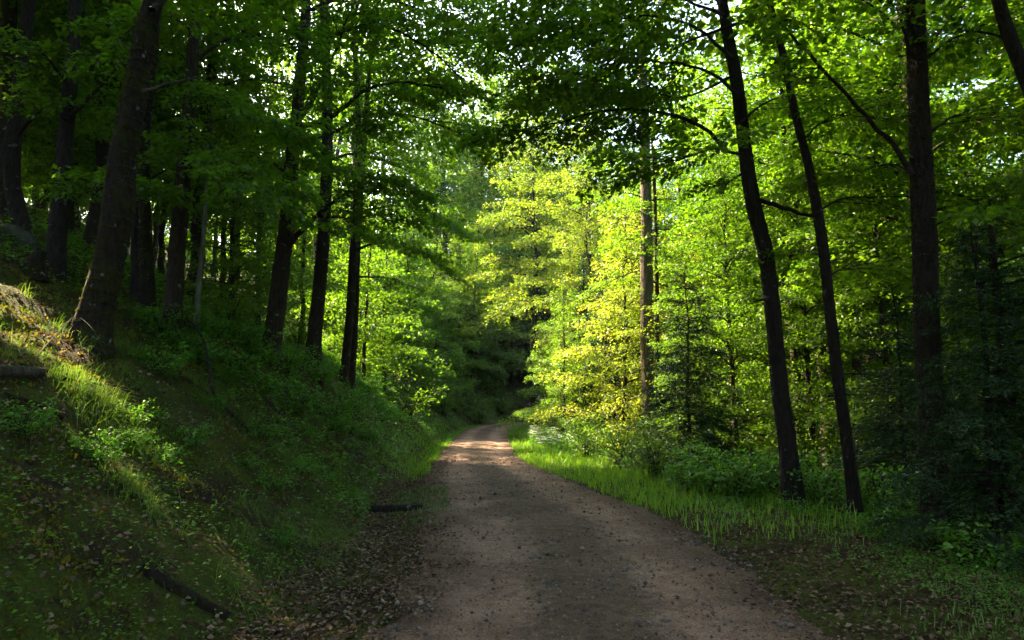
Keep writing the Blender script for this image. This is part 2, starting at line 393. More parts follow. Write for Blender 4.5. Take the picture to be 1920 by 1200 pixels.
def road_material():
    m, nt = new_mat('gravel')
    oc = objcoord(nt)
    n0 = noise(nt, 0.8, 4, 0.6, oc); n1 = noise(nt, 7, 5, 0.7, oc); n2 = noise(nt, 55, 4, 0.75, oc)
    vo = N(nt, 'ShaderNodeTexVoronoi'); vo.inputs['Scale'].default_value = 70; nt.links.new(oc, vo.inputs['Vector'])
    c = ramp(nt, n2, [(0.28, (0.070, 0.052, 0.040)), (0.5, (0.18, 0.135, 0.108)), (0.75, (0.36, 0.285, 0.235))])
    st = ramp(nt, vo.outputs['Color'], [(0.0, (0.55, 0.5, 0.48)), (1.0, (1.35, 1.25, 1.2))])
    c = mixc(nt, 0.55, c, st, 'MULTIPLY')
    dirt = ramp(nt, math_(nt, 'ADD', math_(nt, 'MULTIPLY', n0, 0.55), math_(nt, 'MULTIPLY', n1, 0.45)), [(0.42, (0.55, 0.5, 0.44)), (0.6, (1.1, 1.06, 1.02))])
    c = mixc(nt, 1.0, c, dirt, 'MULTIPLY')
    # wheel tracks: loose darker grit and leaf dust between them and at the edges
    at = N(nt, 'ShaderNodeAttribute', attribute_name='lateral')
    lat = math_(nt, 'ADD', math_(nt, 'ABSOLUTE', at.outputs['Fac']), math_(nt, 'MULTIPLY', math_(nt, 'SUBTRACT', n1, 0.5), 0.25))
    tr = ramp(nt, lat, [(0.0, (0.52, 0.52, 0.45)), (0.20, (0.66, 0.64, 0.56)), (0.38, (1.35, 1.28, 1.25)), (0.60, (1.35, 1.28, 1.25)), (0.82, (0.72, 0.64, 0.54)), (1.0, (0.45, 0.38, 0.30))])
    c = mixc(nt, 0.9, c, tr, 'MULTIPLY')
    c = mixc(nt, 1.0, c, (1.2, 1.14, 1.08), 'MULTIPLY')
    cl = ramp(nt, noise(nt, 19, 3, 0.8, oc), [(0.30, (0.28, 0.24, 0.2)), (0.42, (1, 1, 1))]); c = mixc(nt, 0.85, c, cl, 'MULTIPLY')
    h = math_(nt, 'ADD', math_(nt, 'MULTIPLY', n1, 1.2), math_(nt, 'ADD', n2, math_(nt, 'MULTIPLY', vo.outputs['Distance'], -0.8)))
    principled(nt, c, 0.9, h, 0.85, 0.03, 0.25)
    return m
M['gravel'] = road_material()
def build_road():
    s = np.concatenate([[0], np.cumsum(np.linalg.norm(np.diff(RCS, axis=0), axis=1))])
    i1 = np.argmin(np.abs(RCS[:, 1] - 1.0)); i2 = np.argmin(np.abs(RCS[:, 0] - 45) + (RCS[:, 1] < 50) * 1e3)
    ss = np.concatenate([np.arange(s[i1] - 8, s[i1], 0.3), np.arange(s[i1], s[i1] + 18, 0.07), np.arange(s[i1] + 18, s[i2], 0.3)])
    c = np.stack([np.interp(ss, s, RCS[:, 0]), np.interp(ss, s, RCS[:, 1])], 1); t = nrm(np.gradient(c, axis=0)); rt = np.stack([t[:, 1], -t[:, 0]], 1)
    k = 49; a = np.linspace(-1, 1, k)
    hw = half_w(c[:, 1])
    eL = hw + 0.13 * fbm(ss * 1.3, ss * 0 + 3, 3, 4) * 2; eR = hw + 0.13 * fbm(ss * 1.3, ss * 0 + 9, 4, 4) * 2
    wid = np.where(a[None] < 0, eL[:, None], eR[:, None]) * a[None]
    X = c[:, 0, None] + rt[:, 0, None] * wid; Y = c[:, 1, None] + rt[:, 1, None] * wid
    zz = Z(X, Y) + 0.010 - 0.05 * (np.abs(a)[None] > 0.99) - 0.034 * np.exp(-((np.abs(a)[None] - 0.52) / 0.17) ** 2) + 0.030 * fbm(X * 1.9, Y * 1.9, 71, 4) + 0.014 * vnoise(X * 15, Y * 15, 77)
    n = len(ss); i = (np.arange(n - 1)[:, None] * k + np.arange(k - 1)[None]).reshape(-1)
    me = mesh_from('forest_track', np.stack([X, Y, zz], -1).reshape(-1, 3), np.stack([i, i + 1, i + k + 1, i + k], 1), M['gravel'], True)
    at = me.attributes.new('lateral', 'FLOAT', 'POINT'); at.data.foreach_set('value', np.tile(a, n).astype(np.float32))
    return obj('road', me, kind='structure')
build_road()

# ----------------------------------------------------------------------------- gaps in the canopy: no crown grows across these sunbeams
BEAMS = [(P(1140, 580, 26), 4.8), (P(1000, 380, 44), 5.0), (P(1640, 250, 30), 3.0), (P(1470, 480, 30), 2.6), (P(560, 180, 34), 3.0), (P(725, 680, 25), 2.6), (P(690, 530, 30), 3.8), (P(845, 520, 47), 4.0),
         (ground_hit(50, 620), 0.85), (ground_hit(195, 765), 0.38), (ground_hit(250, 930), 0.22), (ground_hit(945, 835), 2.35), (P(895, 560, 57), 3.4), (P(170, 540, 8.9), 0.5)]
def beam_keep(pos, origin=(0, 0, 0), rz=0.0, sc=1.0, sel=False):
    c, s = math.cos(rz), math.sin(rz)
    w = np.stack([pos[:, 0] * c - pos[:, 1] * s, pos[:, 0] * s + pos[:, 1] * c, pos[:, 2]], 1) * sc + np.asarray(origin)
    keep = np.ones(len(w), bool); hit = False
    for q, r in BEAMS:
        d = w - q; t = d @ SUN; dist = np.linalg.norm(d - t[:, None] * SUN, axis=1)
        cut = (t > r * 1.3 + 1.0) & (dist < r * (1 + 0.35 * np.sin(np.arctan2(d[:, 0], d[:, 2]) * 3 + q[0])))
        if r < 1: cut &= np.random.default_rng(int(1000 * r)).uniform(0, 1, len(w)) > 0.35 * (dist / r) ** 4
        if r == 2.35: cut &= np.random.default_rng(int(1000 * r)).uniform(0, 1, len(w)) > 0.15           # thinned, not open: dappled light
        hit |= cut.sum() > (6 if r < 1 else 0.04 * len(w)); keep &= ~cut
    return keep if hit or not sel else np.ones(len(w), bool)

# ----------------------------------------------------------------------------- trees traced from the place
def extend(path, top, rng):
    path = [np.asarray(p) for p in path]
    d = nrm(path[-1] - path[-2])
    while path[-1][2] < top:
        d = nrm(d * 0.8 + UP * 0.25 + np.append(rng.normal(0, 0.05, 2), 0)); path.append(path[-1] + d * 1.6)
    return path
def key_tree(name, label, pts, w, seed, top=18, barkm='bark', leafm='beech', lean=0.0, base=None, flare=0.32, limbs=(), low=None, high=(9, 30, 3.6, 2.0),
             leaf=0.115, dens=48, group=None, moss=0, cat='tree', d=None, dead=False, hole=None, hl=0.17):
    """pts: photograph pixels of the trunk from base upwards; w: trunk width there in pixels; limbs: boughs as pixel/depth-offset lists."""
    rng = np.random.default_rng(seed)
    if d is not None: base = (P(*pts[0], d)[0], d)
    b = ground_hit(*pts[0]) if base is None else np.array([base[0], base[1], Z(base[0], base[1])])
    d0 = b[1]
    path = [b + UP * -0.15, b]
    for i, (px, py) in enumerate(pts[1:]): path.append(P(px, py, d0 + lean * (i + 1) / len(pts)))
    rad = [w[0] / 2 * d0 / F_PX] + [x / 2 * d0 / F_PX for x in w]
    n_in = len(path); path = extend(path, top, rng) if not dead else path
    rad = rad + list(np.linspace(rad[-1] * 0.95, 0.03, len(path) - n_in + 1)[1:])
    path = np.array(path); sres = np.concatenate([[0], np.cumsum(np.linalg.norm(np.diff(path, axis=0), axis=1))])
    n = int(sres[-1] / 0.14); rp = resample(path, n); rr = np.interp(np.linspace(0, sres[-1], n), sres, rad)
    t = thing(name, label, cat, b, 0, group)
    rp0 = rp - b; W = Wood(); W.tube(rp0, rr, 22, rng, 0.07, flare)
    obj('trunk', W.mesh('trunk', M[barkm]), t)
    paths = []
    for lb in limbs:
        lp = np.array([P(px, py, d0 + dd) for px, py, dd in lb['p']]) - b
        k = max(8, int(np.linalg.norm(np.diff(lp, axis=0), axis=1).sum() / 0.2)); lp = resample(lp, k)
        lp[1:-1] += rng.normal(0, 0.012, (k - 2, 3))
        r0 = lb.get('w', 10) / 2 * d0 / F_PX
        wb = Wood(); wb.tube(lp, np.linspace(r0, lb.get('we', 0.25) * r0, k), 8, rng, 0.06, 0.25)
        obj('branch', wb.mesh('branch', M[lb.get('m', barkm)]), t)
        if lb.get('leaf', True): paths.append((lp, lb))
    lv = Leaves(); tw = Wood()
    for lp, lb in paths:
        sprays([lp], rng, lv, tw, L2=lb.get('L2', 1.3), sp2=lb.get('sp', 0.11), dens=lb.get('dens', dens) * 1.5, leaf=leaf, t0=lb.get('t0', 0.2), droop=lb.get('droop', 0.15))
    if low:
        bb = auto_boughs(rp0, rng, *low[:5], wood=tw, e0=low[5] if len(low) > 5 else 18, e1=low[6] if len(low) > 6 else 45, az=low[7] if len(low) > 7 else None)
        sprays(bb, rng, lv, tw, L2=1.2, sp2=0.15, dens=dens * 1.3, leaf=leaf)
    if high and not dead:
        hb = auto_boughs(rp0, rng, high[0], top, high[1], high[2], high[3], wood=tw, e0=25, e1=60)
        sprays(hb, rng, lv, None, L2=1.6, sp2=0.26, dens=26, leaf=hl + 0.03, jz=0.08, flat=0.5)
    if lv.a:
        keep = beam_keep(lv.data()[0], b)
        obj('crown', lv.mesh('crown', M[leafm], keep), t, kind='stuff')
        obj('twigs', tw.mesh('twigs', M['twig']), t, kind='stuff')
    if moss:                                   # short moss strands standing off the bark
        q = rng.uniform(0, 0.62, moss) ** 1.15 * sres[-1]; ii = np.clip((q / sres[-1] * (n - 1)).astype(int), 0, n - 2)
        a = rng.uniform(0, 2 * math.pi, moss); T = nrm(np.gradient(rp0, axis=0))[ii]
        A = nrm(np.cross(T, np.array([1.0, .13, .07]))); B = np.cross(T, A); o = A * np.cos(a)[:, None] + B * np.sin(a)[:, None]
        fl_ = 1 + flare * 0.75 * np.exp(-q / 0.33)
        pos = rp0[ii] + o * (rr[ii] * fl_ * 0.96)[:, None]
        clump = vnoise(a * 3.0, q * 2.2, seed) > -0.12
        l2 = Leaves(); m_ = clump
        l2.add(pos[m_], nrm(o + rng.normal(0, .5, (moss, 3)))[m_], nrm(rng.normal(0, 1, (moss, 3)))[m_], (rng.uniform(.02, .05, moss))[m_], (rng.uniform(.006, .014, moss))[m_], rng.uniform(0, 1, moss)[m_])
        obj('moss', l2.mesh('moss', M['moss']), t, kind='stuff')
    return t

# --- the big trees on the bank to the left of the track
key_tree('beech_tree', 'thick mossy leaning beech trunk at the top of the bank beside the sunlit moss',
         [(168, 655), (178, 600), (203, 500), (222, 380), (226, 330), (250, 190), (268, 90), (288, 0)], [70, 61, 54, 53, 50, 45, 41, 37], 1, d=8.8, top=17, barkm='bark_moss', moss=16000, flare=0.26,
         limbs=[dict(p=[(268, 172, 0.0), (300, 160, -.05), (330, 152, -.1), (362, 146, -.2)], w=7, we=0.5, m='deadwood', leaf=False),
                dict(p=[(285, 20, 0), (330, -20, 0.6), (420, -30, 1.4), (520, 10, 2.2)], w=12)], high=(8, 26, 3.6, 2.0), lean=0.3)
key_tree('beech_tree', 'dark slim beech behind the boulder, forking low to one bough',
         [(100, 542), (108, 430), (120, 300), (130, 180), (138, 60), (141, 0)], [36, 31, 29, 27, 24, 23], 2, d=12, top=17, barkm='bark_dark', lean=0.4,
         limbs=[dict(p=[(124, 225, 0), (160, 190, .3), (200, 150, .6), (245, 95, 1.0)], w=9, L2=1.5),
                dict(p=[(112, 380, 0), (170, 360, -.6), (230, 340, -1.2), (290, 350, -1.6)], w=5, L2=1.2),
                dict(p=[(130, 160, 0), (80, 100, -.6), (20, 70, -1.2)], w=6, L2=1.3)], high=(8, 26, 3.6, 2.0))
key_tree('beech_tree', 'dark beech trunk rising at the edge of the picture behind the boulder',
         [(18, 475), (24, 350), (32, 200), (45, 80), (56, 0)], [30, 27, 25, 24, 22], 3, top=17, barkm='bark_dark', base=(-9.9, 13.5),
         limbs=[dict(p=[(30, 260, 0), (80, 200, -.5), (140, 190, -1.2)], w=7, L2=1.4)], high=(8, 24, 3.6, 2.0))
key_tree('beech_tree', 'dark upright trunk, one of two close together behind the leaning mossy beech',
         [(253, 592), (256, 480), (262, 330), (268, 200), (272, 0)], [22, 20, 19, 18, 16], 4, d=13.2, top=16, barkm='bark_dark', base=None, high=(8, 20, 3.0, 2.0),
         limbs=[dict(p=[(262, 350, 0), (310, 320, -.4), (370, 320, -1)], w=5, L2=1.1)])
key_tree('beech_tree', 'moss green upright trunk of the close pair behind the leaning mossy beech',
         [(276, 602), (274, 480), (271, 380), (272, 250), (285, 120), (292, 0)], [26, 24, 22, 20, 18, 16], 5, d=12.6, top=16, barkm='bark_moss', moss=4000, high=(8, 20, 3.0, 2.0))
key_tree('beech_tree', 'dark bare trunk on the bank beside the slender pale stem',
         [(322, 612), (330, 500), (340, 380), (350, 260), (358, 160), (364, 60), (368, 0)], [34, 31, 29, 26, 23, 21, 20], 6, d=12.0, top=17, barkm='bark', moss=3000,
         limbs=[dict(p=[(358, 165, 0), (420, 190, -.6), (480, 225, -1.0), (540, 235, -1.2)], w=5, L2=1.5, dens=60),
                dict(p=[(352, 250, 0), (400, 280, -.8), (470, 330, -1.6), (520, 380, -2.0)], w=5, L2=1.4, dens=55),
                dict(p=[(360, 120, 0), (420, 80, .3), (500, 70, .8), (580, 90, 1)], w=7, L2=1.6),
                dict(p=[(362, 60, 0), (320, 30, -.5), (240, 60, -1.2), (190, 110, -1.6)], w=5, L2=1.3)], high=(8, 24, 3.4, 2.0))
key_tree('sapling', 'slender pale bare stem standing between dark trunks on the bank',
         [(368, 602), (374, 520), (382, 440), (386, 370), (390, 300)], [10, 9, 8, 7, 5], 7, d=12.4, top=5.5, barkm='bark_pale', high=(4, 8, 1.5, 0.8), flare=0.15, hl=0.12)
key_tree('beech_tree', 'tall forked beech at the bank edge with long boughs over the track',
         [(506, 682), (514, 620), (528, 500), (540, 400), (546, 320), (556, 220), (566, 110), (574, 0)], [37, 33, 30, 28, 27, 24, 21, 19], 8, d=15.0, top=23, barkm='bark', moss=5000, lean=0.4,
         limbs=[dict(p=[(545, 455, 0), (570, 430, -.1), (600, 400, -.3), (640, 368, -.6), (690, 350, -.9)], w=10, L2=1.3),
                dict(p=[(600, 405, -.3), (660, 408, -.6), (720, 402, -.9), (775, 408, -1.2)], w=5, L2=1.2),
                dict(p=[(552, 235, 0), (585, 190, -.1), (610, 135, -.2), (640, 70, -.4), (655, 20, -.5)], w=11, L2=1.4),
                dict(p=[(556, 240, 0), (600, 230, -.2), (640, 205, -.6), (690, 165, -1.0), (760, 155, -1.4), (830, 165, -1.8)], w=11, L2=1.9, dens=55),
                dict(p=[(560, 262, 0), (620, 250, .4), (690, 215, .8), (760, 215, 1.2), (840, 240, 1.4), (890, 265, 1.6)], w=7, L2=1.9, dens=55),
                dict(p=[(546, 330, 0), (500, 300, -.5), (440, 290, -1), (390, 300, -1.5)], w=6, L2=1.4),
                dict(p=[(548, 300, 0), (610, 310, -.8), (680, 330, -1.6), (760, 350, -2.2)], w=6, L2=1.5),
                dict(p=[(566, 110, 0), (640, 60, .2), (720, 50, .4), (800, 90, .6), (870, 150, .8)], w=9, L2=2.0, dens=55),
                dict(p=[(572, 20, 0), (680, -10, .3), (790, 20, .8), (880, 60, 1.2), (950, 110, 1.6)], w=7, L2=2.0, dens=55),
                dict(p=[(570, 60, 0), (520, 30, -.4), (450, 40, -1), (400, 70, -1.5)], w=7, L2=1.6)], high=(10.5, 40, 4.6, 2.4), dens=50)
key_tree('beech_tree', 'greyish trunk rooted on the bank behind the forked beech',
         [(588, 648), (596, 570), (604, 480), (610, 380), (614, 250), (612, 120), (606, 0)], [29, 26, 24, 22, 20, 18, 17], 9, d=18.3, top=24, barkm='bark',
         limbs=[dict(p=[(612, 300, 0), (670, 290, .5), (740, 310, 1), (790, 330, 1.4)], w=6, L2=1.7),
                dict(p=[(606, 440, 0), (650, 430, -.5), (700, 450, -1)], w=4, L2=1.3)], high=(10, 30, 4.6, 2.4))
key_tree('beech_tree', 'nearer slim trunk of the twin stems low on the bank edge',
         [(644, 726), (651, 650), (658, 560), (662, 480), (668, 380), (672, 250)], [17, 16, 15, 14, 13, 11], 10, d=20.8, top=23, barkm='bark',
         limbs=[dict(p=[(662, 470, 0), (710, 455, -.5), (770, 465, -1), (830, 500, -1.4)], w=5, L2=1.6, dens=55),
                dict(p=[(666, 400, 0), (740, 385, -.4), (810, 400, -.8), (870, 440, -1.2)], w=5, L2=1.8, dens=55)], high=(9, 28, 4.4, 2.4))
key_tree('beech_tree', 'farther slim trunk of the twin stems low on the bank edge',
         [(658, 731), (662, 650), (667, 560), (670, 470), (676, 360), (684, 240)], [15, 14, 13, 12, 12, 11], 11, d=21.3, top=23, barkm='bark',
         limbs=[dict(p=[(670, 520, 0), (720, 520, .4), (780, 540, .8)], w=4, L2=1.6, dens=55)], high=(9, 26, 4.4, 2.4))

# --- the trees on the right of the track
key_tree('beech_tree', 'dark curved beech at the verge with a long bough arching over the track',
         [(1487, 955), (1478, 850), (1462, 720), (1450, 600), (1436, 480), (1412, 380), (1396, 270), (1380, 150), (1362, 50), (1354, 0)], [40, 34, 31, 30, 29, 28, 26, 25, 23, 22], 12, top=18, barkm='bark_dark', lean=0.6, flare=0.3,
         limbs=[dict(p=[(1362, 285, 0), (1320, 240, 0), (1260, 215, .1), (1190, 205, .3), (1110, 212, .5), (1020, 235, .8), (950, 245, 1.0)], w=8, L2=1.9, dens=55),
                dict(p=[(1385, 180, 0), (1320, 130, .2), (1240, 115, .5), (1150, 120, .8), (1050, 150, 1.2)], w=7, L2=2.0, dens=55),
                dict(p=[(1375, 110, 0), (1300, 50, .3), (1200, 30, .7), (1080, 50, 1.2), (960, 70, 1.8)], w=7, L2=2.1, dens=55),
                dict(p=[(1358, 30, 0), (1250, -10, .5), (1120, 0, 1.2), (1000, 20, 2), (890, 45, 2.8)], w=6, L2=2.1, dens=55),
                dict(p=[(1378, 140, 0), (1290, 180, .8), (1180, 165, 1.8), (1070, 175, 2.8), (980, 190, 3.4)], w=5, L2=1.8, dens=50),
                dict(p=[(1360, 10, 0), (1280, -40, .4), (1180, -30, 1), (1060, -10, 1.6)], w=7, L2=2.0),
                dict(p=[(1395, 290, 0), (1340, 280, -.5), (1270, 300, -1.0), (1180, 290, -1.4)], w=5, L2=1.5),
                dict(p=[(1400, 320, 0), (1360, 345, -.1), (1320, 350, -.2)], w=5, L2=0.8),
                dict(p=[(1420, 375, 0), (1450, 385, -.1), (1490, 395, -.2), (1530, 405, -.3)], w=8, we=.8, leaf=False),
                dict(p=[(1450, 570, 0), (1430, 562, -.1), (1412, 566, -.15)], w=5, we=.5, leaf=False),
                dict(p=[(1388, 230, 0), (1440, 190, .6), (1510, 180, 1.2), (1580, 200, 1.6)], w=5, L2=1.5)], high=(9, 26, 3.8, 2.0), dens=50)
key_tree('beech_tree', 'slender dark trunk leaning between the curved beech and the thick straight one',
         [(1605, 975), (1592, 860), (1572, 720), (1556, 580), (1540, 440), (1518, 320), (1490, 210), (1470, 110), (1452, 40), (1440, -10)], [26, 23, 21, 20, 19, 17, 15, 14, 12, 11], 13, top=15, barkm='bark_dark', lean=0.3, flare=0.3,
         limbs=[dict(p=[(1530, 400, 0), (1590, 370, .5), (1660, 380, 1), (1720, 420, 1.5)], w=4, L2=1.4),
                dict(p=[(1505, 260, 0), (1560, 220, .5), (1620, 220, 1), (1690, 250, 1.5)], w=4, L2=1.4),
                dict(p=[(1550, 520, 0), (1600, 500, .8), (1660, 520, 1.5)], w=3, L2=1.2),
                dict(p=[(1545, 480, 0), (1500, 470, .6), (1440, 490, 1.2)], w=3, L2=1.2)], high=(7.5, 22, 3.2, 1.8))
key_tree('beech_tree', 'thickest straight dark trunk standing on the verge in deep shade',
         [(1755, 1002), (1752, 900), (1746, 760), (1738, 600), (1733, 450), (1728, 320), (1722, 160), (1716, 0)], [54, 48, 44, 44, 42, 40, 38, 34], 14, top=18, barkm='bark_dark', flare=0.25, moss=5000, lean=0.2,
         limbs=[dict(p=[(1712, 330, 0), (1690, 290, .1), (1640, 238, .2), (1590, 180, .3), (1530, 115, .4), (1460, 40, .6), (1440, 0, .6)], w=9, we=.6, L2=1.4, t0=.45),
                dict(p=[(1706, 100, 0), (1690, 40, 0), (1680, -20, 0)], w=7, L2=.9),
                dict(p=[(1730, 260, 0), (1790, 220, .5), (1850, 230, 1), (1930, 260, 1.4)], w=6, L2=1.5),
                dict(p=[(1725, 120, 0), (1790, 70, .4), (1860, 60, .8), (1940, 90, 1.2)], w=6, L2=1.6),
                dict(p=[(1755, 420, 0), (1805, 400, -.2), (1870, 410, -.8), (1940, 440, -1)], w=5, L2=1.4),
                dict(p=[(1730, 330, 0), (1670, 310, .8), (1600, 320, 1.6), (1520, 330, 2.2)], w=5, L2=1.5)], high=(8, 26, 3.8, 2.0))
key_tree('beech_tree', 'short dark trunk at the edge of the shaded verge, half hidden by spruce boughs',
         [(1884, 1045), (1884, 960), (1882, 860), (1880, 760), (1878, 680)], [24, 21, 19, 17, 15], 15, top=3.6, barkm='bark_dark', flare=0.3, high=None, low=(1.3, 3.5, 14, 2.2, 1.8, 5, 25, (-1.1, 1.1)))
key_tree('sapling', 'thin dark stem close beside the short dark trunk on the verge',
         [(1860, 1035), (1861, 940), (1859, 860), (1856, 780), (1852, 700)], [13, 12, 11, 10, 8], 16, top=3.4, barkm='bark_dark', flare=0.3, high=None, low=(1.3, 3.3, 10, 1.5, 1.2, 0, 20, (-1.1, 1.1)))
key_tree('beech_tree', 'dark trunk leaning out of the picture at its upper corner',
         [(2080, 1010), (2040, 600), (1985, 330), (1925, 150), (1890, 60), (1872, 0)], [34, 31, 29, 27, 25, 23], 17, top=14, barkm='bark_dark', base=(7.6, 8.3), high=(7, 20, 3.2, 1.8),
         limbs=[dict(p=[(1900, 80, 0), (1850, 60, .3), (1790, 60, .6), (1740, 90, 1)], w=5, L2=1.3)])
key_tree('tall_tree', 'straight grey trunk among the golden sunlit leaves beyond the verge',
         [(1214, 830), (1214, 700), (1213, 560), (1212, 430), (1210, 300), (1206, 150), (1204, 0)], [27, 25, 24, 22, 20, 18, 16], 18, top=20, barkm='bark_grey', base=(5.0, 25.0), flare=0.3, high=(13, 24, 3.0, 1.2), low=(6.5, 12, 16, 3.2, 2.8, 5, 25), leaf=0.10)
key_tree('sapling', 'thin stem rising close beside the straight grey trunk in golden light',
         [(1234, 830), (1233, 700), (1232, 560), (1230, 450), (1226, 330)], [9, 8, 8, 7, 6], 19, top=11, barkm='bark', base=(5.45, 25.4), flare=0.1, leafm='sunlit_beech', high=(7, 12, 2, 1), low=(2.2, 7, 16, 1.9, 1.9, 10, 35), leaf=0.09)

# ----------------------------------------------------------------------------- kinds of tree that repeat
class Proto: pass
def beech_proto(seed, H, z0, n, L0, L1, leaf, dens, r, sp2=0.24, L2=1.3, mat='beech', barkm='bark', e0=12, e1=60, hz=None):
    rng = np.random.default_rng(seed); p = Proto()
    zz = np.linspace(-0.3, H, 26); path = np.stack([np.cumsum(rng.normal(0, .05, 26)), np.cumsum(rng.normal(0, .05, 26)), zz], 1); path[:2, :2] = 0
    W = Wood(); W.tube(path, r * (1 - 0.9 * np.clip(zz / H, 0, 1)) + 0.01, 10, rng, 0.05, 0.4)
    tw = Wood(); bb = auto_boughs(path, rng, z0, H * 0.97, n, L0, L1, wood=tw, e0=e0, e1=e1)
    lv = Leaves(); sprays(bb, rng, lv, tw, L2=L2, sp2=sp2, dens=dens, leaf=leaf, flat=0.6, jz=0.09, wr=0.62)
    p.trunk = W.mesh('trunk', M[barkm]); p.lv = lv; p.pos = lv.data()[0]; p.mat = M[mat]
    p.crown = lv.mesh('crown', p.mat); p.twigs = tw.mesh('twigs', M['twig']); return p
def spruce_proto(seed, H, z0, R, leaf, dens, r, whorl=0.5, per=6, sp2=0.2, wr=0.22, droop=0.25, needle_flat=0.8):
    rng = np.random.default_rng(seed); p = Proto()
    zz = np.linspace(-0.3, H, 26); path = np.stack([np.cumsum(rng.normal(0, .015, 26)), np.cumsum(rng.normal(0, .015, 26)), zz], 1)
    W = Wood(); W.tube(path, r * (1 - 0.93 * np.clip(zz / H, 0, 1)) + 0.006, 9, rng, 0.05, 0.3)
    bb = []; tw = Wood(); z = z0
    while z < H * 0.985:
        f = (z - z0) / (H - z0); L = R * (1 - f) ** 0.85 + 0.12
        for k in range(per):
            a = rng.uniform(0, 6.283); l = L * rng.uniform(0.7, 1.15); t = np.linspace(0, 1, 8); e = math.radians(-8 + 38 * f)
            b = np.array([np.interp(z, zz, path[:, 0]), np.interp(z, zz, path[:, 1]), z + rng.uniform(-.15, .15)])
            q = np.stack([math.cos(a) * l * t, math.sin(a) * l * t, l * (math.tan(e) * t - rng.uniform(.25, .55) * t * t + 0.16 * t**4)], 1) + b
            bb.append(q); tw.tube(q, np.linspace(0.006 + 0.006 * l, 0.003, 8), 4, cap=False)
        z += whorl * (0.7 + 0.3 * (1 - f))
    lv = Leaves(); sprays(bb, rng, lv, tw, L2=0.42 * R ** 0.7, sp2=sp2, dens=dens, leaf=leaf, droop=droop, t0=0.12, wr=wr, flat=needle_flat, jz=0.03, spread=0.22)
    p.trunk = W.mesh('trunk', M['bark_dark']); p.lv = lv; p.pos = lv.data()[0]; p.mat = M['spruce']
    p.crown = lv.mesh('crown', p.mat); p.twigs = tw.mesh('twigs', M['twig']); return p
def shrub_proto(seed, H, R, stems, leaf, dens, mat='shrub', wr=0.62, L2=0.5, sp2=0.12):
    rng = np.random.default_rng(seed); p = Proto(); W = Wood(); bb = []
    for i in range(stems):
        a = rng.uniform(0, 6.283); l = rng.uniform(0.6, 1.0); t = np.linspace(0, 1, 9); out = R * rng.uniform(0.25, 1.0)
        q = np.stack([math.cos(a) * out * t ** 1.4, math.sin(a) * out * t ** 1.4, -0.05 + H * l * (t - 0.22 * t**3)], 1) + np.append(rng.normal(0, .05 * R, 2), 0)
        q[:, :2] += np.cumsum(rng.normal(0, .02, (9, 2)), 0); bb.append(q); W.tube(q, np.linspace(0.006 + 0.006 * H, 0.003, 9), 5, cap=False)
    lv = Leaves(); sprays(bb, rng, lv, W, L2=L2, sp2=sp2, dens=dens, leaf=leaf, t0=0.22, wr=wr, flat=0.45, jz=0.05, spread=0.35, droop=0.25)
    p.trunk = W.mesh('stem', M['twig']); p.lv = lv; p.pos = lv.data()[0]; p.mat = M[mat]; p.crown = lv.mesh('foliage', p.mat); p.twigs = None; return p
def place(p, name, label, cat, x, y, rz=0.0, sc=1.0, group=None, sink=0.0, crown='crown', stem='trunk'):
    loc = (x, y, Z(x, y) - sink)
    t = thing(name, label, cat, loc, rz, group, sc)
    obj(stem, p.trunk, t)
    keep = beam_keep(p.pos, loc, rz, sc, True); me = p.crown
    if (~keep).any(): me = p.lv.mesh('crown', p.mat, keep & (np.random.default_rng(3).uniform(0, 1, len(keep)) < 0.42), 1.5)
    obj(crown, me, t, kind='stuff')
    if p.twigs is not None and keep.all(): obj('twigs', p.twigs, t, kind='stuff')
    return t
beechA = beech_proto(101, 21, 2.0, 70, 4.8, 2.0, 0.17, 34, 0.22, sp2=0.22, L2=1.6)
beechB = beech_proto(102, 23, 6.5, 60, 4.8, 2.2, 0.17, 34, 0.24, sp2=0.22, L2=1.6)
beechL = beech_proto(105, 13, 0.8, 64, 3.8, 1.6, 0.15, 40, 0.13, sp2=0.2, L2=1.5)
beechG = beech_proto(103, 9.5, 0.6, 60, 3.0, 1.1, 0.11, 60, 0.09, mat='sunlit_beech', sp2=0.16, L2=1.2)
beechT = beech_proto(107, 21, 6.5, 64, 4.6, 2.2, 0.15, 42, 0.2, mat='sunlit_beech', sp2=0.2, L2=1.5)
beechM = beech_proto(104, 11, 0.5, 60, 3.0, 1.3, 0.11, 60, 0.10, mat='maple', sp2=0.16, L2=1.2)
beechU = beech_proto(106, 12, 3.4, 52, 3.6, 1.6, 0.13, 44, 0.12, sp2=0.2, L2=1.5)
spruceA = spruce_proto(111, 19, 1.5, 2.9, 0.20, 40, 0.19, whorl=0.45, per=7, wr=0.26)
spruceY = spruce_proto(112, 5.2, 0.5, 1.5, 0.09, 110, 0.05, whorl=0.30, per=7, sp2=0.10, wr=0.2)
shrubA = shrub_proto(121, 1.5, 1.0, 14, 0.10, 38)
shrubB = shrub_proto(122, 0.85, 0.8, 14, 0.085, 42, 'herb')
shrubC = shrub_proto(123, 2.4, 1.4, 16, 0.10, 36, 'maple', L2=0.7, sp2=0.16)
SECT_L = [(150, 'behind the boulder'), (322, 'between the leaning mossy beech and the bare trunk'), (506, 'between the bare trunk and the forked beech'), (655, 'between the forked beech and the twin stems'), (830, 'past the twin stems'), (9999, 'over the stacked logs')]
SECT_R = [(960, 'over the bend'), (1214, 'beside the straight grey trunk'), (1475, 'between the grey trunk and the curved beech'), (1585, 'between the curved beech and the slender trunk'), (1745, 'between the slender and the thickest trunk'), (9999, 'beyond the thickest trunk')]
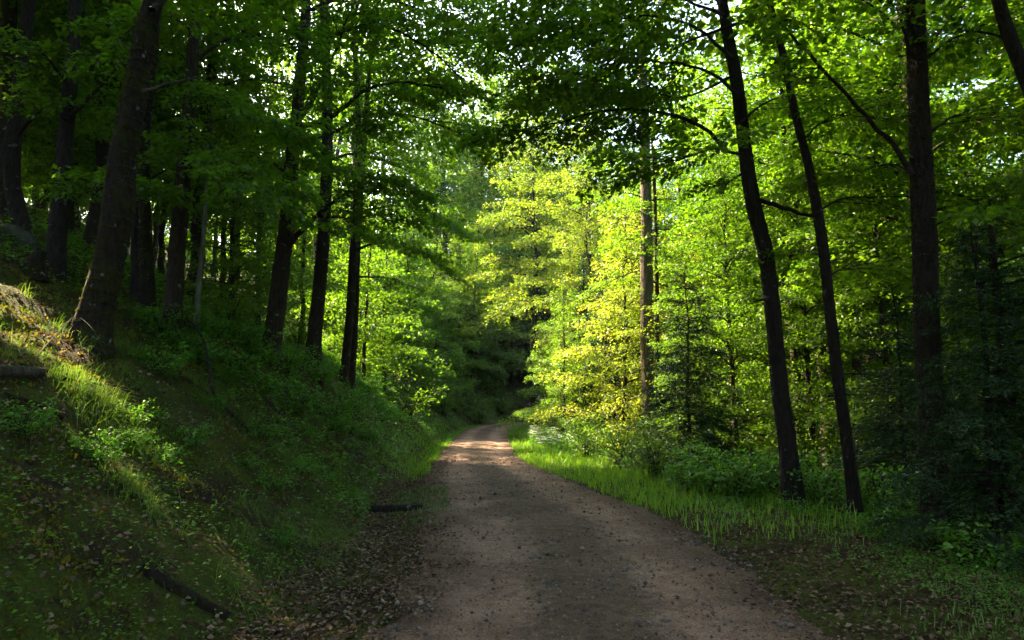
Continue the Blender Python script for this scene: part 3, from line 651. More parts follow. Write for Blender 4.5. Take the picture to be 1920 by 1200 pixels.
ORD = ['first', 'second', 'third', 'fourth', 'fifth', 'sixth', 'seventh', 'eighth', 'ninth', 'tenth', 'eleventh', 'twelfth', 'thirteenth', 'fourteenth', 'fifteenth', 'sixteenth', 'seventeenth', 'eighteenth', 'nineteenth', 'twentieth']
SECT_H = [(740, 'past the twin stems'), (840, 'above the foot of the bank'), (920, 'above the far bank'), (985, 'above the stacked logs'), (1060, 'above the bend'), (1180, 'above the flowering verge'), (9999, 'behind the golden beeches')]
def sector_labels(items, what, sect):
    """items: (x, y, ...) rows; a label for each by the trunks it is seen between and its row counted from the front."""
    by = {}
    for i, it in enumerate(items):
        px = 960 + F_PX * it[0] / it[1]; nm = next(n for lim, n in sect if px < lim); by.setdefault(nm, []).append((it[1], i))
    out = [''] * len(items)
    for nm, v in by.items():
        for k, (_, i) in enumerate(sorted(v)): out[i] = '%s %s, %s back' % (what, nm, ORD[min(k, 19)])
    return out
rngp = np.random.default_rng(7)
R_ = lambda: rngp.uniform(0, 6.283)

# sunlit trees past the verge
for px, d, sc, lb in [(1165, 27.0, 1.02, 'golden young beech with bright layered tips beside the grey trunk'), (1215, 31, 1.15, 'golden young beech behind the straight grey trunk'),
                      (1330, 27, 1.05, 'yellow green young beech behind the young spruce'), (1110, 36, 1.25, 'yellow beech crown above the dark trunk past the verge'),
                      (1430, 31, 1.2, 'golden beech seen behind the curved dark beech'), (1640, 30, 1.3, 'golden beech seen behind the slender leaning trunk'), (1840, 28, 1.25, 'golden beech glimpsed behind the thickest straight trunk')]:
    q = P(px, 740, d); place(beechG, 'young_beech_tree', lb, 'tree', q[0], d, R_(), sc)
for px, d, sc, lb in [(1052, 29.5, 0.6, 'fresh green tree with dark trunk beside the flowering verge'), (1075, 45, 1.1, 'green tree hanging over the inside of the bend'),
                      (1285, 20, 0.42, 'low fresh green tree below the golden leaves'), (1385, 18, 0.75, 'green young tree between the young spruce and the curved beech'), (1530, 17, 0.8, 'green young tree behind the slender leaning trunk'), (1680, 15, 0.8, 'green young tree beside the thickest trunk in shade')]:
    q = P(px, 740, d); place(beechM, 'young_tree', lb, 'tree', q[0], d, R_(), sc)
for px, d, sc, lb in [(1290, 16.5, 0.95, 'young spruce with thin trunk standing behind the grassy verge'), (1850, 7.7, 0.72, 'black green young spruce with drooping boughs around the thickest trunk'), (1690, 11.5, 0.75, 'shaded young spruce behind the slender leaning trunk'), (1880, 12, 1.1, 'tall dark young spruce behind the short dark trunk'), (1135, 31, 1.5, 'dark young spruce below the golden beech')]:
    q = P(px, 740, d); place(spruceY, 'young_spruce', lb, 'spruce', q[0], d, R_(), sc)

for px, d, sc, lb in [(585, 37, .95, 'tall yellow lit beech high behind the forked beech'), (1003, 48, 1.22, 'tall golden beech catching the sun over the inside of the bend'), (1110, 42, .95, 'tall golden beech rising behind the yellow crown past the verge')]:
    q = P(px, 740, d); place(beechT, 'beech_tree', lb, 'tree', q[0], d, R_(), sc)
# leafy young growth filling the slope behind the bank trees and along the far bank
for px, d, sc, lb in [(720, 29.5, .95, 'fresh green young tree leaning over the bank past the twin stems'), (765, 39, 1.0, 'young green tree at the foot of the far hillside'), (680, 26, .7, 'low leafy young tree close behind the twin stems'), (885, 58, 1.35, 'fresh green tree filling the gap above the far bank'), (938, 63, 1.5, 'fresh green tree rising behind the stacked logs'), (820, 50, 1.0, 'young tree with drooping leaves at the far bank by the bend'),
                      (640, 30, 1.0, 'leafy young tree seen between the greyish trunk and the twin stems'), (560, 25, .85, 'leafy young tree seen between the forked beech and the greyish trunk'), (480, 22, .8, 'leafy young tree behind the crest beside the forked beech'), (430, 18.5, .6, 'small leafy tree just behind the pale stem')]:
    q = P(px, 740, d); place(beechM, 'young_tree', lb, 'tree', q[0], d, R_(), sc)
lab = 'dim leafy young beech among the trunks on the slope'; g = 'young beeches among the trunks on the slope'
rows = [(-10.5, 18, .75), (-13, 16.8, .75), (-9.5, 22, .7), (-12.5, 24, .75), (-16, 20, .8), (-19, 15, .8), (-15, 28, .9), (-19, 24.5, .9), (-24.5, 25.5, .9), (-23, 30, .9), (-24, 14, .9), (-29, 20, .8), (-13, 11, .5), (-17, 11, .6), (-22, 9, .8), (-27, 31, .9), (-31, 36, .9), (-20, 34, .8), (-28, 41, 1), (-33, 46, 1), (-17, 31, .7), (-24, 34, .9), (-35, 52, 1), (-15, 34, .8)]
labs = sector_labels(rows, 'dim young slope beech', SECT_L)
for i, (x, y, sc) in enumerate(rows):
    place(beechU if i < 14 else beechL, 'young_beech_tree', labs[i], 'tree', x, y, R_(), sc + .1, g)
# taller trees behind
lab = 'tall shaded beech in the wood beyond the verge'; g = 'beeches in the wood beyond the verge'
rows = [(9, 33, 0, .9), (13, 26, 1, .95), (15, 40, 0, 1), (20, 32, 1, 1), (22, 47, 0, 1), (17, 20, 1, .9), (28, 40, 0, 1.05), (24, 24, 0, .95), (33, 30, 1, 1), (35, 50, 0, 1.05), (40, 38, 0, 1.1), (8, 19, 1, .72), (11.5, 22, 1, .8), (9.5, 27, 0, .8), (16, 30, 0, .9), (26, 32, 0, 1), (38, 24, 0, 1), (44, 46, 0, 1.1), (18, 54, 0, 1), (30, 58, 0, 1.1), (46, 60, 0, 1.2), (34, 70, 0, 1.3), (24, 64, 0, 1.25), (52, 50, 0, 1.3), (40, 56, 0, 1.3), (13, 58, 0, 1.1), (12, 42, 1, 1.15), (18, 45, 1, 1.15), (24, 40, 1, 1.15), (30, 48, 1, 1.2), (19, 37, 1, 1.1), (8, 31, 1, .85), (9.0, 19.5, 1, .9), (8.8, 14.2, 1, .8), (10.5, 17, 1, .9), (12, 12, 1, .85), (14, 33, 1, 1.05), (14, 15, 1, .8), (20, 14, 0, .8), (29, 18, 0, 1)]
labs = sector_labels(rows, 'tall shaded beech', SECT_R)
for i, (x, y, k, sc) in enumerate(rows):
    place([beechA, beechB][k], 'beech_tree', labs[i], 'tree', x, y, R_(), sc, g)
lab = 'tall beech on the wooded slope above the bank'; g = 'beeches on the slope above the bank'
rows = [(-7.6, 32, 1, .9), (-9, 19, 1, .8), (-12, 15.4, 1, .85), (-13.5, 20, 0, .85), (-10.5, 25, 1, .85), (-17, 14.6, 1, .9), (-17, 25, 0, .95), (-22, 18, 0, 1), (-15, 9, 1, .85), (-20, 9, 0, .9), (-27, 14, 0, 1), (-15, 22.5, 1, .9), (-19, 29, 1, .85), (-11, 17.5, 1, .8), (-20, 22.5, 1, .85), (-28, 36, 0, .8), (-22, 33, 0, .75), (-30, 42, 0, .8), (-26, 37, 0, .7), (-33, 26, 0, .6), (-35, 18, 0, .8), (-34, 44, 0, .7), (-25, 48, 0, .8), (-38, 56, 0, .8), (-12.5, 47, 0, 1.15), (-9.5, 41, 0, 1.15), (-15, 55, 0, 1.2), (-18, 48, 0, 1.15)]
labs = sector_labels(rows, 'tall beech on the slope', SECT_L)
for i, (x, y, k, sc) in enumerate(rows):
    place([beechA, beechB][k], 'beech_tree', labs[i], 'tree', x, y, R_(), sc, g)
lab = 'leafy tree on the dark hillside past the bend'; g = 'trees on the hillside past the bend'
rows = [(-9, 49, .8), (-4.5, 58, .8), (0, 62, .8), (5, 65, 1.2), (10, 68, 1.2), (-9, 57, .9), (-3, 67, 1.1), (3, 72, 1.5), (14, 73, 1.4), (-14, 50, 1.2), (-14, 62, 1.5), (-7, 74, 1.6), (9, 79, 1.6), (-20, 58, 1.4),
               (19, 71, 1.3), (24, 76, 1.4), (0, 86, 1.7), (-22, 74, 1.6), (30, 72, 1.4), (16, 87, 1.6), (-11, 42, .8), (-30, 66, 1.5), (-12, 88, 1.8), (-4, 70, 1.9), (6, 72, 1.9), (-9, 66, 1.8), (-1, 72, 2.0), (10, 70, 1.9), (-8, 68, 1.8), (15, 66, 1.6), (3, 78, 2.0), (-15, 70, 1.9), (21, 68, 1.7), (36, 80, 1.6), (28, 90, 1.6)]
labs = sector_labels(rows, 'leafy hillside tree', SECT_H)
for i, (x, y, sc) in enumerate(rows):
    place(beechL if i % 3 else beechA, 'leafy_tree', labs[i], 'tree', x, y, R_(), sc * (1.15 if i % 3 else 0.85), g)
for x, y, sc, lb in [(-12, 62, 1.5, 'towering beech on the hillside, seen above the young green trees past the twin stems'), (-17, 67, 1.55, 'towering hillside beech seen behind the greyish trunk'), (-7, 69, 1.55, 'towering hillside beech above the far bank'), (-23, 63, 1.5, 'towering hillside beech seen behind the forked beech'), (-2.5, 76, 1.6, 'towering hillside beech above the bend'), (-29, 72, 1.55, 'towering hillside beech seen beside the pale stem')]:
    place(beechA, 'beech_tree', lb, 'tree', x, y, R_(), sc)
for x, y, sc, lb in [(2.2, 63, .7, 'dark spruce close behind the stacked logs'), (1.5, 68, 1.0, 'dark spruce rising straight behind the bend of the track'), (-6.5, 60, 0.95, 'dark spruce on the hillside past the bend'), (8.5, 46, 0.8, 'dark spruce behind the fresh green tree past the verge'), (3.6, 34, 0.5, 'small dark spruce beside the fresh green tree with dark trunk'), (12, 36, .9, 'dark spruce deep in the wood beyond the verge'), (-4, 74, 1.2, 'tallest dark spruce high on the far hillside')]:
    place(spruceA, 'spruce_tree', lb, 'spruce', x, y, R_(), sc)

# ----------------------------------------------------------------------------- unseen wood added around the viewpoint to darken the foreground (one joined mass)
def shade_wood():
    rng = np.random.default_rng(55); lv = Leaves(); W = Wood()
    spots = [(-9, 3), (-14, 5), (-7, -4), (-12, -3), (-3.5, -7), (3.8, -6), (5.5, 1.5), (8, -3), (10, 4), (13, 8), (-18, 2), (0, -13), (7, -11), (-8, -12), (15, 0), (-16, -8), (12, -8), (19, 6), (-24, 6), (-1.2, -3), (4.8, 4.6), (-6.5, 1.0), (6.8, 6.0), (-5.6, 4.2), (1.5, -2.5)]
    for x, y in spots:
        z = Z(x, y); H = rng.uniform(17, 21)
        zz = np.linspace(z - .3, z + H, 14); p = np.stack([x + np.cumsum(rng.normal(0, .08, 14)), y + np.cumsum(rng.normal(0, .08, 14)), zz], 1)
        W.tube(p, np.linspace(0.22, 0.03, 14), 8, rng, .05, .4)
        near = y > 0.5 and abs(x) < 11
        bb = auto_boughs(p, rng, z + (8.0 if near else 6.5), z + H, 30, 5.0, 2.4)
        sprays(bb, rng, lv, None, L2=2.0, sp2=0.34 if near else 0.4, dens=22 if near else 9, leaf=0.24 if near else 0.58, jz=0.12, flat=0.5)
    keep = beam_keep(lv.data()[0])
    t = thing('added_shade_wood', 'unseen beech wood added round the viewpoint to shade the foreground', 'forest'); t['kind'] = 'stuff'
    obj('trunk_stand', W.mesh('trunk_stand', M['bark_dark']), t, kind='stuff'); obj('foliage', lv.mesh('foliage', M['beech'], keep), t, kind='stuff')
shade_wood()

def far_wood():
    rng = np.random.default_rng(57); lv = Leaves()
    for xr, yr, hmax, n in (((-75, -27), (24, 95), 9, 15000), ((34, 85), (30, 110), 20, 9000), ((-30, 60), (92, 125), 26, 12000)):
        x = rng.uniform(*xr, n); y = rng.uniform(*yr, n); top = hmax * (.75 + .5 * vnoise(x * .18, y * .18, 3)); h = rng.uniform(0, 1, n) ** .8 * top
        cl = vnoise(x * .35, y * .35 + h * .3, 5) > -.18; x, y, h = x[cl], y[cl], h[cl]; m = len(x)
        lv.add(np.stack([x, y, Z(x, y) + h], 1), nrm(rng.normal(0, 1, (m, 3)) * [1, 1, .4]), nrm(UP + rng.normal(0, .6, (m, 3))), rng.uniform(.4, .8, m), rng.uniform(.25, .5, m), rng.uniform(0, 1, m))
    keep = beam_keep(lv.data()[0])
    tag(obj('distant_forest', lv.mesh('distant_forest', M['beech'], keep), kind='stuff'), 'far wood closing the view behind all the trees', 'forest')
far_wood()
# faint woodland haze: even air from below the lowest ground to above the tallest crown
def haze():
    import bmesh
    bm = bmesh.new(); bmesh.ops.create_cube(bm, size=1.0); me = bpy.data.meshes.new('haze'); bm.to_mesh(me); bm.free()
    o = obj('haze', me, None, (10, 80, 22.5), kind='stuff'); o.scale = (320, 280, 80)
    m, nt = new_mat('haze_air'); v = N(nt, 'ShaderNodeVolumePrincipled'); v.inputs['Color'].default_value = (0.72, 0.95, 0.92, 1); v.inputs['Density'].default_value = 0.00016; v.inputs['Anisotropy'].default_value = 0.2
    out = N(nt, 'ShaderNodeOutputMaterial'); nt.links.new(v.outputs[0], out.inputs['Volume']); me.materials.append(m)
    tag(o, 'thin pale haze hanging between the trees', 'haze')
haze()
# ----------------------------------------------------------------------------- shrubs
def scatter(p, name, cat, stem_list, sink=0.03):
    for i, (px, py, d, sc, lb) in enumerate(stem_list):
        if d is None: q = ground_hit(px, py)
        else: q = P(px, py, d)
        place(p, name, lb, cat, q[0], q[1], R_(), sc, None, sink, 'foliage', 'stem')
scatter(shrubC, 'leafy_shrub', 'shrub', [
    (700, 700, None, 1.0, 'pale green shrub spilling over the bank beside the twin stems'), (740, 730, None, .8, 'bright shrub low on the bank above the grassy strip'), (770, 700, 30, 1.1, 'tall shrub on the bank past the twin stems'),
    (560, 660, None, .7, 'shrub between the forked beech and the greyish trunk'), (620, 665, None, .75, 'shrub on the crest behind the twin stems'), (430, 625, None, .6, 'broad leafed shrub on the crest before the pale stem'),
    (830, 740, 44, 1.1, 'blue green shrub on the far bank by the bend'), (900, 745, 50, 1.1, 'deep green shrub on the far bank close to the stacked logs'), (790, 745, 38, 1.1, 'dark shrub at the foot of the far hillside'), (940, 760, 56, 1.0, 'small dark shrub behind the stacked logs'),
    (815, 730, 46, .9, 'shrub at the near end of the far bank'), (850, 735, 49, 1.0, 'teal shrub midway along the far bank'), (880, 750, 52, .9, 'low teal shrub at the foot of the far bank'), (925, 740, 58, 1.2, 'tall teal shrub over the end of the far bank'), (870, 715, 54, 1.2, 'teal shrub high on the far bank'),
    (1100, 800, 22, .8, 'green shrub edging the flowering verge'), (1170, 850, 18, .75, 'leafy shrub below the straight grey trunk'), (1230, 880, 15, .7, 'leafy shrub at the foot of the young spruce')])
scatter(shrubA, 'leafy_shrub', 'shrub', [
    (1390, 930, 11.8, .8, 'bright green fern like shrub beside the foot of the curved beech'), (1340, 905, 12.8, .8, 'green shrub on the verge between young spruce and curved beech'), (1440, 915, 12.2, .8, 'green shrub just behind the curved beech'),
    (1540, 950, 11, .75, 'green shrub between the curved beech and the slender leaning trunk'), (1650, 960, 10.6, .75, 'dim shrub between the slender trunk and the thickest one'), (1820, 985, 9.2, .7, 'dark shrub behind the thin stem in deep shade'),
    (360, 640, None, .55, 'low broad leafed shrub at the foot of the bare trunk'), (300, 625, None, .5, 'low shrub behind the leaning mossy beech'), (460, 660, None, .6, 'leafy shrub beside the foot of the forked beech'), (540, 700, None, .6, 'shrub just below the forked beech'),
    (600, 720, None, .6, 'shrub on the bank below the greyish trunk'), (690, 745, None, .7, 'yellow green shrub under the twin stems'), (1060, 820, 24, .7, 'fresh shrub at the back of the white flowers')])
scatter(shrubB, 'leafy_plant', 'plant', [
    (380, 690, None, .7, 'leafy plant on the bank under the bare trunk'), (440, 700, None, .8, 'leafy plant on the bank crest before the forked beech'), (500, 740, None, .8, 'leafy plant on the mid bank below the forked beech'), (560, 770, None, .8, 'leafy plant beside the fallen branch'),
    (620, 790, None, .9, 'leafy plant on the brown part of the bank'), (660, 770, None, .9, 'leafy plant under the twin stems shrub'), (720, 790, None, .9, 'leafy plant at the foot of the bank by the grass strip'), (300, 700, None, .7, 'leafy plant below the leaning mossy beech'),
    (1290, 920, None, .8, 'leafy plant at the outer edge of the grassy verge'), (1200, 890, None, .8, 'leafy plant in the middle of the grassy verge'), (1120, 860, None, .8, 'leafy plant beside the white flowers'), (1760, 1030, None, .7, 'dim ferny plant at the foot of the thickest trunk'), (1660, 1010, None, .6, 'dim ferny plant on the verge before the slender trunk'), (1840, 1060, None, .8, 'dim ferny plant below the short dark trunk')])

rb = np.random.default_rng(63); cnt = 0
while cnt < 64:
    y = rb.uniform(5.5, 26); x = rb.uniform(-8.5, -2); u, yy = road_u(x, y); v = -u[0] - half_w(yy)[0]
    if v < 1.3 or v > 4.6 or (x < -4.3 and y < 9.5): continue
    place(shrubB if cnt % 3 else shrubA, 'bank_plant', 'low leafy plant growing on the slope of the bank', 'plant', x, y, R_(), rb.uniform(.3, .6) * (1 if cnt % 3 else .6) * (.7 + .02 * y), 'leafy plants over the bank', .02, 'foliage', 'stem'); cnt += 1
cnt = 0
while cnt < 36:
    y = rb.uniform(5.2, 15); x = rb.uniform(3.2, 10); u, yy = road_u(x, y); w = u[0] - half_w(yy)[0]
    if w < 1.6 or w > 6: continue
    place(shrubB, 'verge_plant', 'low dim plant growing under the dark trunks of the verge', 'plant', x, y, R_(), rb.uniform(.3, .6), 'leafy plants under the dark trunks', .02, 'foliage', 'stem'); cnt += 1

# ----------------------------------------------------------------------------- ground cover (grass, herbs, fallen leaves, grit: uncountable)
def blades(pts, h, rng, mat, name, w=0.006, bend=0.5, lay=None, tint=None):
    n = len(pts); a = rng.uniform(0, 6.283, n); d = np.stack([np.cos(a), np.sin(a), np.zeros(n)], 1)
    if lay is not None: d = nrm(d * 0.7 + np.asarray(lay))
    b = (bend * rng.uniform(0.3, 1.4, n))[:, None]; side = np.stack([-d[:, 1], d[:, 0], np.zeros(n)], 1)
    h = h[:, None]; V = []
    for t, ww in ((0, 1.0), (0.38, 0.85), (0.72, 0.55), (1.0, 0.0)):
        c = pts + UP * h * (t - 0.42 * b * t * t) + d * h * b * 0.75 * t ** 1.6
        if ww: V += [c - side * w * ww, c + side * w * ww]
        else: V.append(c)
    V = np.stack(V, 1).reshape(-1, 3); o = (np.arange(n) * 7)[:, None]
    q = np.concatenate([o + np.array([[0, 1, 3, 2]]), o + np.array([[2, 3, 5, 4]])], 0); tr = o + np.array([[4, 5, 6]])
    t = rng.uniform(0, 1, n) if tint is None else tint
    return mesh_from(name, V, q, mat, False, np.concatenate([t, t, t]), tr)
def on_ground(x, y, dz=0.0): return np.stack([x, y, Z(x, y) + dz], 1)
def sample(n, rng, xr, yr, prob):
    x = rng.uniform(*xr, n); y = rng.uniform(yr[0] ** .5, yr[1] ** .5, n) ** 2 if yr[0] > 0 else rng.uniform(*yr, n)
    u, yy = road_u(x, y); hw = half_w(yy); k = rng.uniform(0, 1, n) < prob(x, y, u, yy, hw)
    return x[k], y[k]
rg = np.random.default_rng(99)
# mown-looking bright strips on both sides of the far track
def pr(x, y, u, yy, hw):
    w = u - hw; v = -u - hw
    r = sstep(-.12, .1, w + 0.25 * vnoise(x * 2, y * 2, 1)) * (1 - sstep(1.6, 3.4, w)) * sstep(7.8, 11.5, yy)
    l = sstep(-.12, .1, v + 0.25 * vnoise(x * 2, y * 2, 2)) * (1 - sstep(.7, 1.6, v)) * sstep(15.5, 19, yy)
    return np.maximum(r, l)
x, y = sample(160000, rg, (-6, 9), (7, 60), pr)
far = np.clip(y / 18, .8, 2.2)
gm = blades(on_ground(x, y, -.01), np.clip(rg.gamma(4.0, .036, len(x)), .05, .5) * (0.95 + 0.9 * vnoise(x * .9, y * .9, 8)) * np.where(road_u(x, y)[0] > 0, 1.0, .7), rg, M['grass'], 'verge_grass', 0.009, 0.5)
tag(obj('verge_grass', gm, kind='stuff'), 'bright green grass strips along both edges of the track', 'grass')
# low tufts at the edge nearer by
def pr(x, y, u, yy, hw):
    w = u - hw; v = -u - hw; c = vnoise(x * .9, y * .9, 61) + .5 * vnoise(x * 2.7, y * 2.7, 62)
    l = (np.abs(v - .05) < .5) * (np.abs(y - 12.8) < 2.2) * (c > -.25) * 1.0 + (np.abs(v) < .3) * (c > .2) * .5
    r = sstep(.2, 1.3, w) * (1 - sstep(4.5, 7, w)) * (c > .05) * .4
    return np.where(u < 0, l, r)
x, y = sample(85000, rg, (-3, 9), (3.5, 14), pr)
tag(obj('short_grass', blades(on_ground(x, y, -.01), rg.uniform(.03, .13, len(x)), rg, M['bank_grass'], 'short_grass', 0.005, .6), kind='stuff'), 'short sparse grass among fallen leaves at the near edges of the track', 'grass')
# long tufts hanging down the bank
def tufts():
    rng = np.random.default_rng(31); x, y = sample(4300, rng, (-9, -1.5), (3, 24), lambda x, y, u, yy, hw: ((-u - hw) > .9) * (.06 + .94 * (vnoise(x * .9, y * .9, 91) + .5 * vnoise(x * 2.3, y * 2.3, 92) > .07)) * (.35 + .65 * sstep(4.5, 7.5, y)) * (1 - sstep(4.2, 7, -u - hw)))
    for px, py, k, sp in ((175, 745, 34, .30), (215, 800, 30, .25), (245, 915, 12, .12), (275, 950, 12, .14), (225, 700, 10, .15)):      # the lush tufts under the leaning beech
        g_ = ground_hit(px, py); x = np.append(x, g_[0] + rng.normal(0, sp, k)); y = np.append(y, g_[1] + rng.normal(0, sp, k))
    n = 20; i = np.repeat(np.arange(len(x)), n); r = np.abs(rng.normal(0, .07, len(i))); a = rng.uniform(0, 6.283, len(i))
    X = x[i] + r * np.cos(a); Y = y[i] + r * np.sin(a); h = rng.uniform(.18, .46, len(x))[i] * rng.uniform(.5, 1.1, len(i))
    ti = np.clip(rng.uniform(0, .6, len(x))[i] + rng.uniform(0, .5, len(i)), 0, 1)
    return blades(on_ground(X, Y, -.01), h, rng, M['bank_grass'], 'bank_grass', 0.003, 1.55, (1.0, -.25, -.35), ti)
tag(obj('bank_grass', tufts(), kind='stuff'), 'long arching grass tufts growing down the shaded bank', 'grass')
# herbs and seedlings
def herbs(n, xr, yr, prob, name, label, mat, size, hmax, seed):
    rng = np.random.default_rng(seed); x, y = sample(n, rng, xr, yr, prob); k = 7; i = np.repeat(np.arange(len(x)), k)
    H = rng.uniform(.3, 1, len(x)) * hmax; t = rng.uniform(.35, 1, len(i)); a = rng.uniform(0, 6.283, len(i)); r = .5 * H[i] * rng.uniform(.2, 1, len(i))
    d = np.stack([np.cos(a), np.sin(a), rng.uniform(-.3, .3, len(i))], 1)
    pos = on_ground(x, y)[i] + d * r[:, None] * [1, 1, 0] + UP * (H[i] * t)[:, None]
    sz = size * rng.uniform(.6, 1.2, len(i)) * np.clip(y / 12, .5, 1.15)[i]; lv = Leaves()
    lv.add(pos, d, nrm(UP + rng.normal(0, .4, (len(i), 3))), sz, sz * .6, np.clip(rng.uniform(0, .6, len(x))[i] + rng.uniform(0, .4, len(i)), 0, 1))
    tag(obj(name, lv.mesh(name, mat), kind='stuff'), label, 'undergrowth')
herbs(20000, (-14, -1.4), (3, 60), lambda x, y, u, yy, hw: ((-u - hw) > .8) * np.clip(.25 + 1.6 * vnoise(x * .7, y * .7, 12) + .5 * sstep(7, 16, y), 0.03, 1) * (1 - .9 * ((x < -4.6) & (y < 11) & (y > 5))), 'bank_undergrowth', 'low leafy undergrowth covering the bank and slope', M['herb'], .075, .34, 5)
herbs(11000, (1, 26), (6, 60), lambda x, y, u, yy, hw: sstep(1.2, 3.5, u - hw) * np.clip(.45 + 1.4 * vnoise(x * .6, y * .6, 14), 0.05, 1), 'verge_undergrowth', 'low leafy undergrowth filling the wood floor beyond the verge', M['shrub'], .085, .5, 6)
herbs(9000, (1.5, 9), (4, 12), lambda x, y, u, yy, hw: sstep(.3, 2.0, u - hw) * np.clip(.45 + 1.5 * vnoise(x, y, 15), 0, 1), 'shaded_undergrowth', 'small dim herbs among fallen leaves on the shaded near verge', M['herb'], .06, .16, 7)
# moss cushions on the bank
def moss_carpet():
    rng = np.random.default_rng(44)
    x, y = sample(90000, rng, (-10, -1.6), (3.2, 15), lambda x, y, u, yy, hw: ((-u - hw) > .9) * np.clip(.25 + 2.2 * vnoise(x * 1.1, y * 1.1, 17) + 1.5 * vnoise(x * 4, y * 4, 18) + .8 * np.exp(-((x + 5.4) ** 2 + (y - 7.9) ** 2) / 2.2), 0, 1))
    n = len(x); lv = Leaves(); L = rng.uniform(.025, .06, n)
    lv.add(on_ground(x, y, -.005), nrm(UP + rng.normal(0, .6, (n, 3))), nrm(rng.normal(0, 1, (n, 3))), L, L * .45, np.clip(.5 + .8 * vnoise(x * 2, y * 2, 19) + rng.uniform(-.3, .3, n), 0, 1))
    tag(obj('moss_carpet', lv.mesh('moss_carpet', M['bank_moss']), kind='stuff'), 'patchy moss cushions over the bank, golden where the sun falls', 'moss')
M['bank_moss'] = leaf_mat('bank_moss', [(0.0, (0.035, 0.060, 0.006)), (0.6, (0.085, 0.095, 0.008)), (1.0, (0.17, 0.125, 0.014))], (1.5, 1.4, 0.6), 0.4, 0.01)
moss_carpet()
# fallen leaves
def litter(n, xr, yr, prob, name, label, seed, size=.052):
    rng = np.random.default_rng(seed); x, y = sample(n, rng, xr, yr, prob); m = len(x); a = rng.uniform(0, 6.283, m)
    d = np.stack([np.cos(a), np.sin(a), rng.normal(0, .25, m)], 1); sz = size * rng.uniform(.5, 1.2, m); lv = Leaves()
    e = .05; nx = (Z(x - e, y) - Z(x + e, y)) / (2 * e); ny = (Z(x, y - e) - Z(x, y + e)) / (2 * e)
    lv.add(on_ground(x, y, rng.uniform(.004, .03, m)), d, nrm(np.stack([nx, ny, np.ones(m)], 1) + rng.normal(0, .38, (m, 3))), sz, sz * rng.uniform(.45, .75, m), rng.uniform(0, 1, m) ** 1.2, .14)
    tag(obj(name, lv.mesh(name, M['litter']), kind='stuff'), label, 'fallen leaves')
litter(120000, (-8, 0.2), (2.8, 22), lambda x, y, u, yy, hw: sstep(-.6, .12, -u - hw + .7 * vnoise(x * 1.5, y * 1.5, 3)) * np.where((-u - hw) < 1.1, 1, .24 * np.clip(.5 + 1.6 * vnoise(x * .9, y * .9, 4), .1, 1) + .45 * np.exp(-((x + 5.3) ** 2 + (y - 7.8) ** 2) / 1.6)), 'fallen_leaves', 'dry brown beech leaves filling the ditch and lying on the bank', 8)
litter(40000, (1, 9), (3.2, 16), lambda x, y, u, yy, hw: sstep(-.6, .2, u - hw + .7 * vnoise(x * 1.5, y * 1.5, 6)) * (1 - .85 * sstep(9, 11, yy)) * (1 - .6 * sstep(2, 4, u - hw)), 'fallen_leaves', 'dry brown leaves strewn over the near verge under the dark trunks', 9)
litter(15000, (-2.5, 3), (3, 30), lambda x, y, u, yy, hw: (np.abs(u) < hw) * np.clip(.25 + .7 * (np.abs(u / hw) ** 2) + .5 * np.exp(-(u / .4) ** 2), 0, 1), 'fallen_leaves', 'scattered leaf crumbs on the gravel of the track', 10, .035)
def grit():
    rng = np.random.default_rng(77); x, y = sample(22000, rng, (-2.6, 3.2), (2.8, 24), lambda x, y, u, yy, hw: (np.abs(u) < hw * 1.03) * (.4 + .6 * (np.abs(np.abs(u / hw) - .52) > .2)))
    n = len(x); o = np.array([[1, 0, 0], [0, 1, 0], [-1, 0, 0], [0, -1, 0], [0, 0, .7], [0, 0, -.7]], float)
    s = rng.gamma(2.2, .0046, n)[:, None, None]; V = o[None] * s * rng.uniform(.6, 1.3, (n, 6, 1)); a = rng.uniform(0, 6.28, n); c, sn = np.cos(a)[:, None], np.sin(a)[:, None]
    V = np.stack([V[..., 0] * c - V[..., 1] * sn, V[..., 0] * sn + V[..., 1] * c, V[..., 2]], -1) + on_ground(x, y, .012)[:, None]
    t = np.array([[0, 1, 4], [1, 2, 4], [2, 3, 4], [3, 0, 4], [1, 0, 5], [2, 1, 5], [3, 2, 5], [0, 3, 5]])
    T = (np.arange(n) * 6)[:, None, None] + t[None]
    m, nt = new_mat('grit_stone'); at = N(nt, 'ShaderNodeAttribute', attribute_name='tint')
    principled(nt, ramp(nt, at.outputs['Fac'], [(0, (.035, .028, .022)), (.5, (.10, .078, .064)), (1, (.22, .18, .15))]), .85)
    return mesh_from('grit', V.reshape(-1, 3), np.zeros((0, 4), int), m, False, np.repeat(rng.uniform(0, 1, n), 8), T.reshape(-1, 3))
tag(obj('track_gravel', grit(), kind='stuff'), 'loose stones and grit lying on the track', 'gravel')

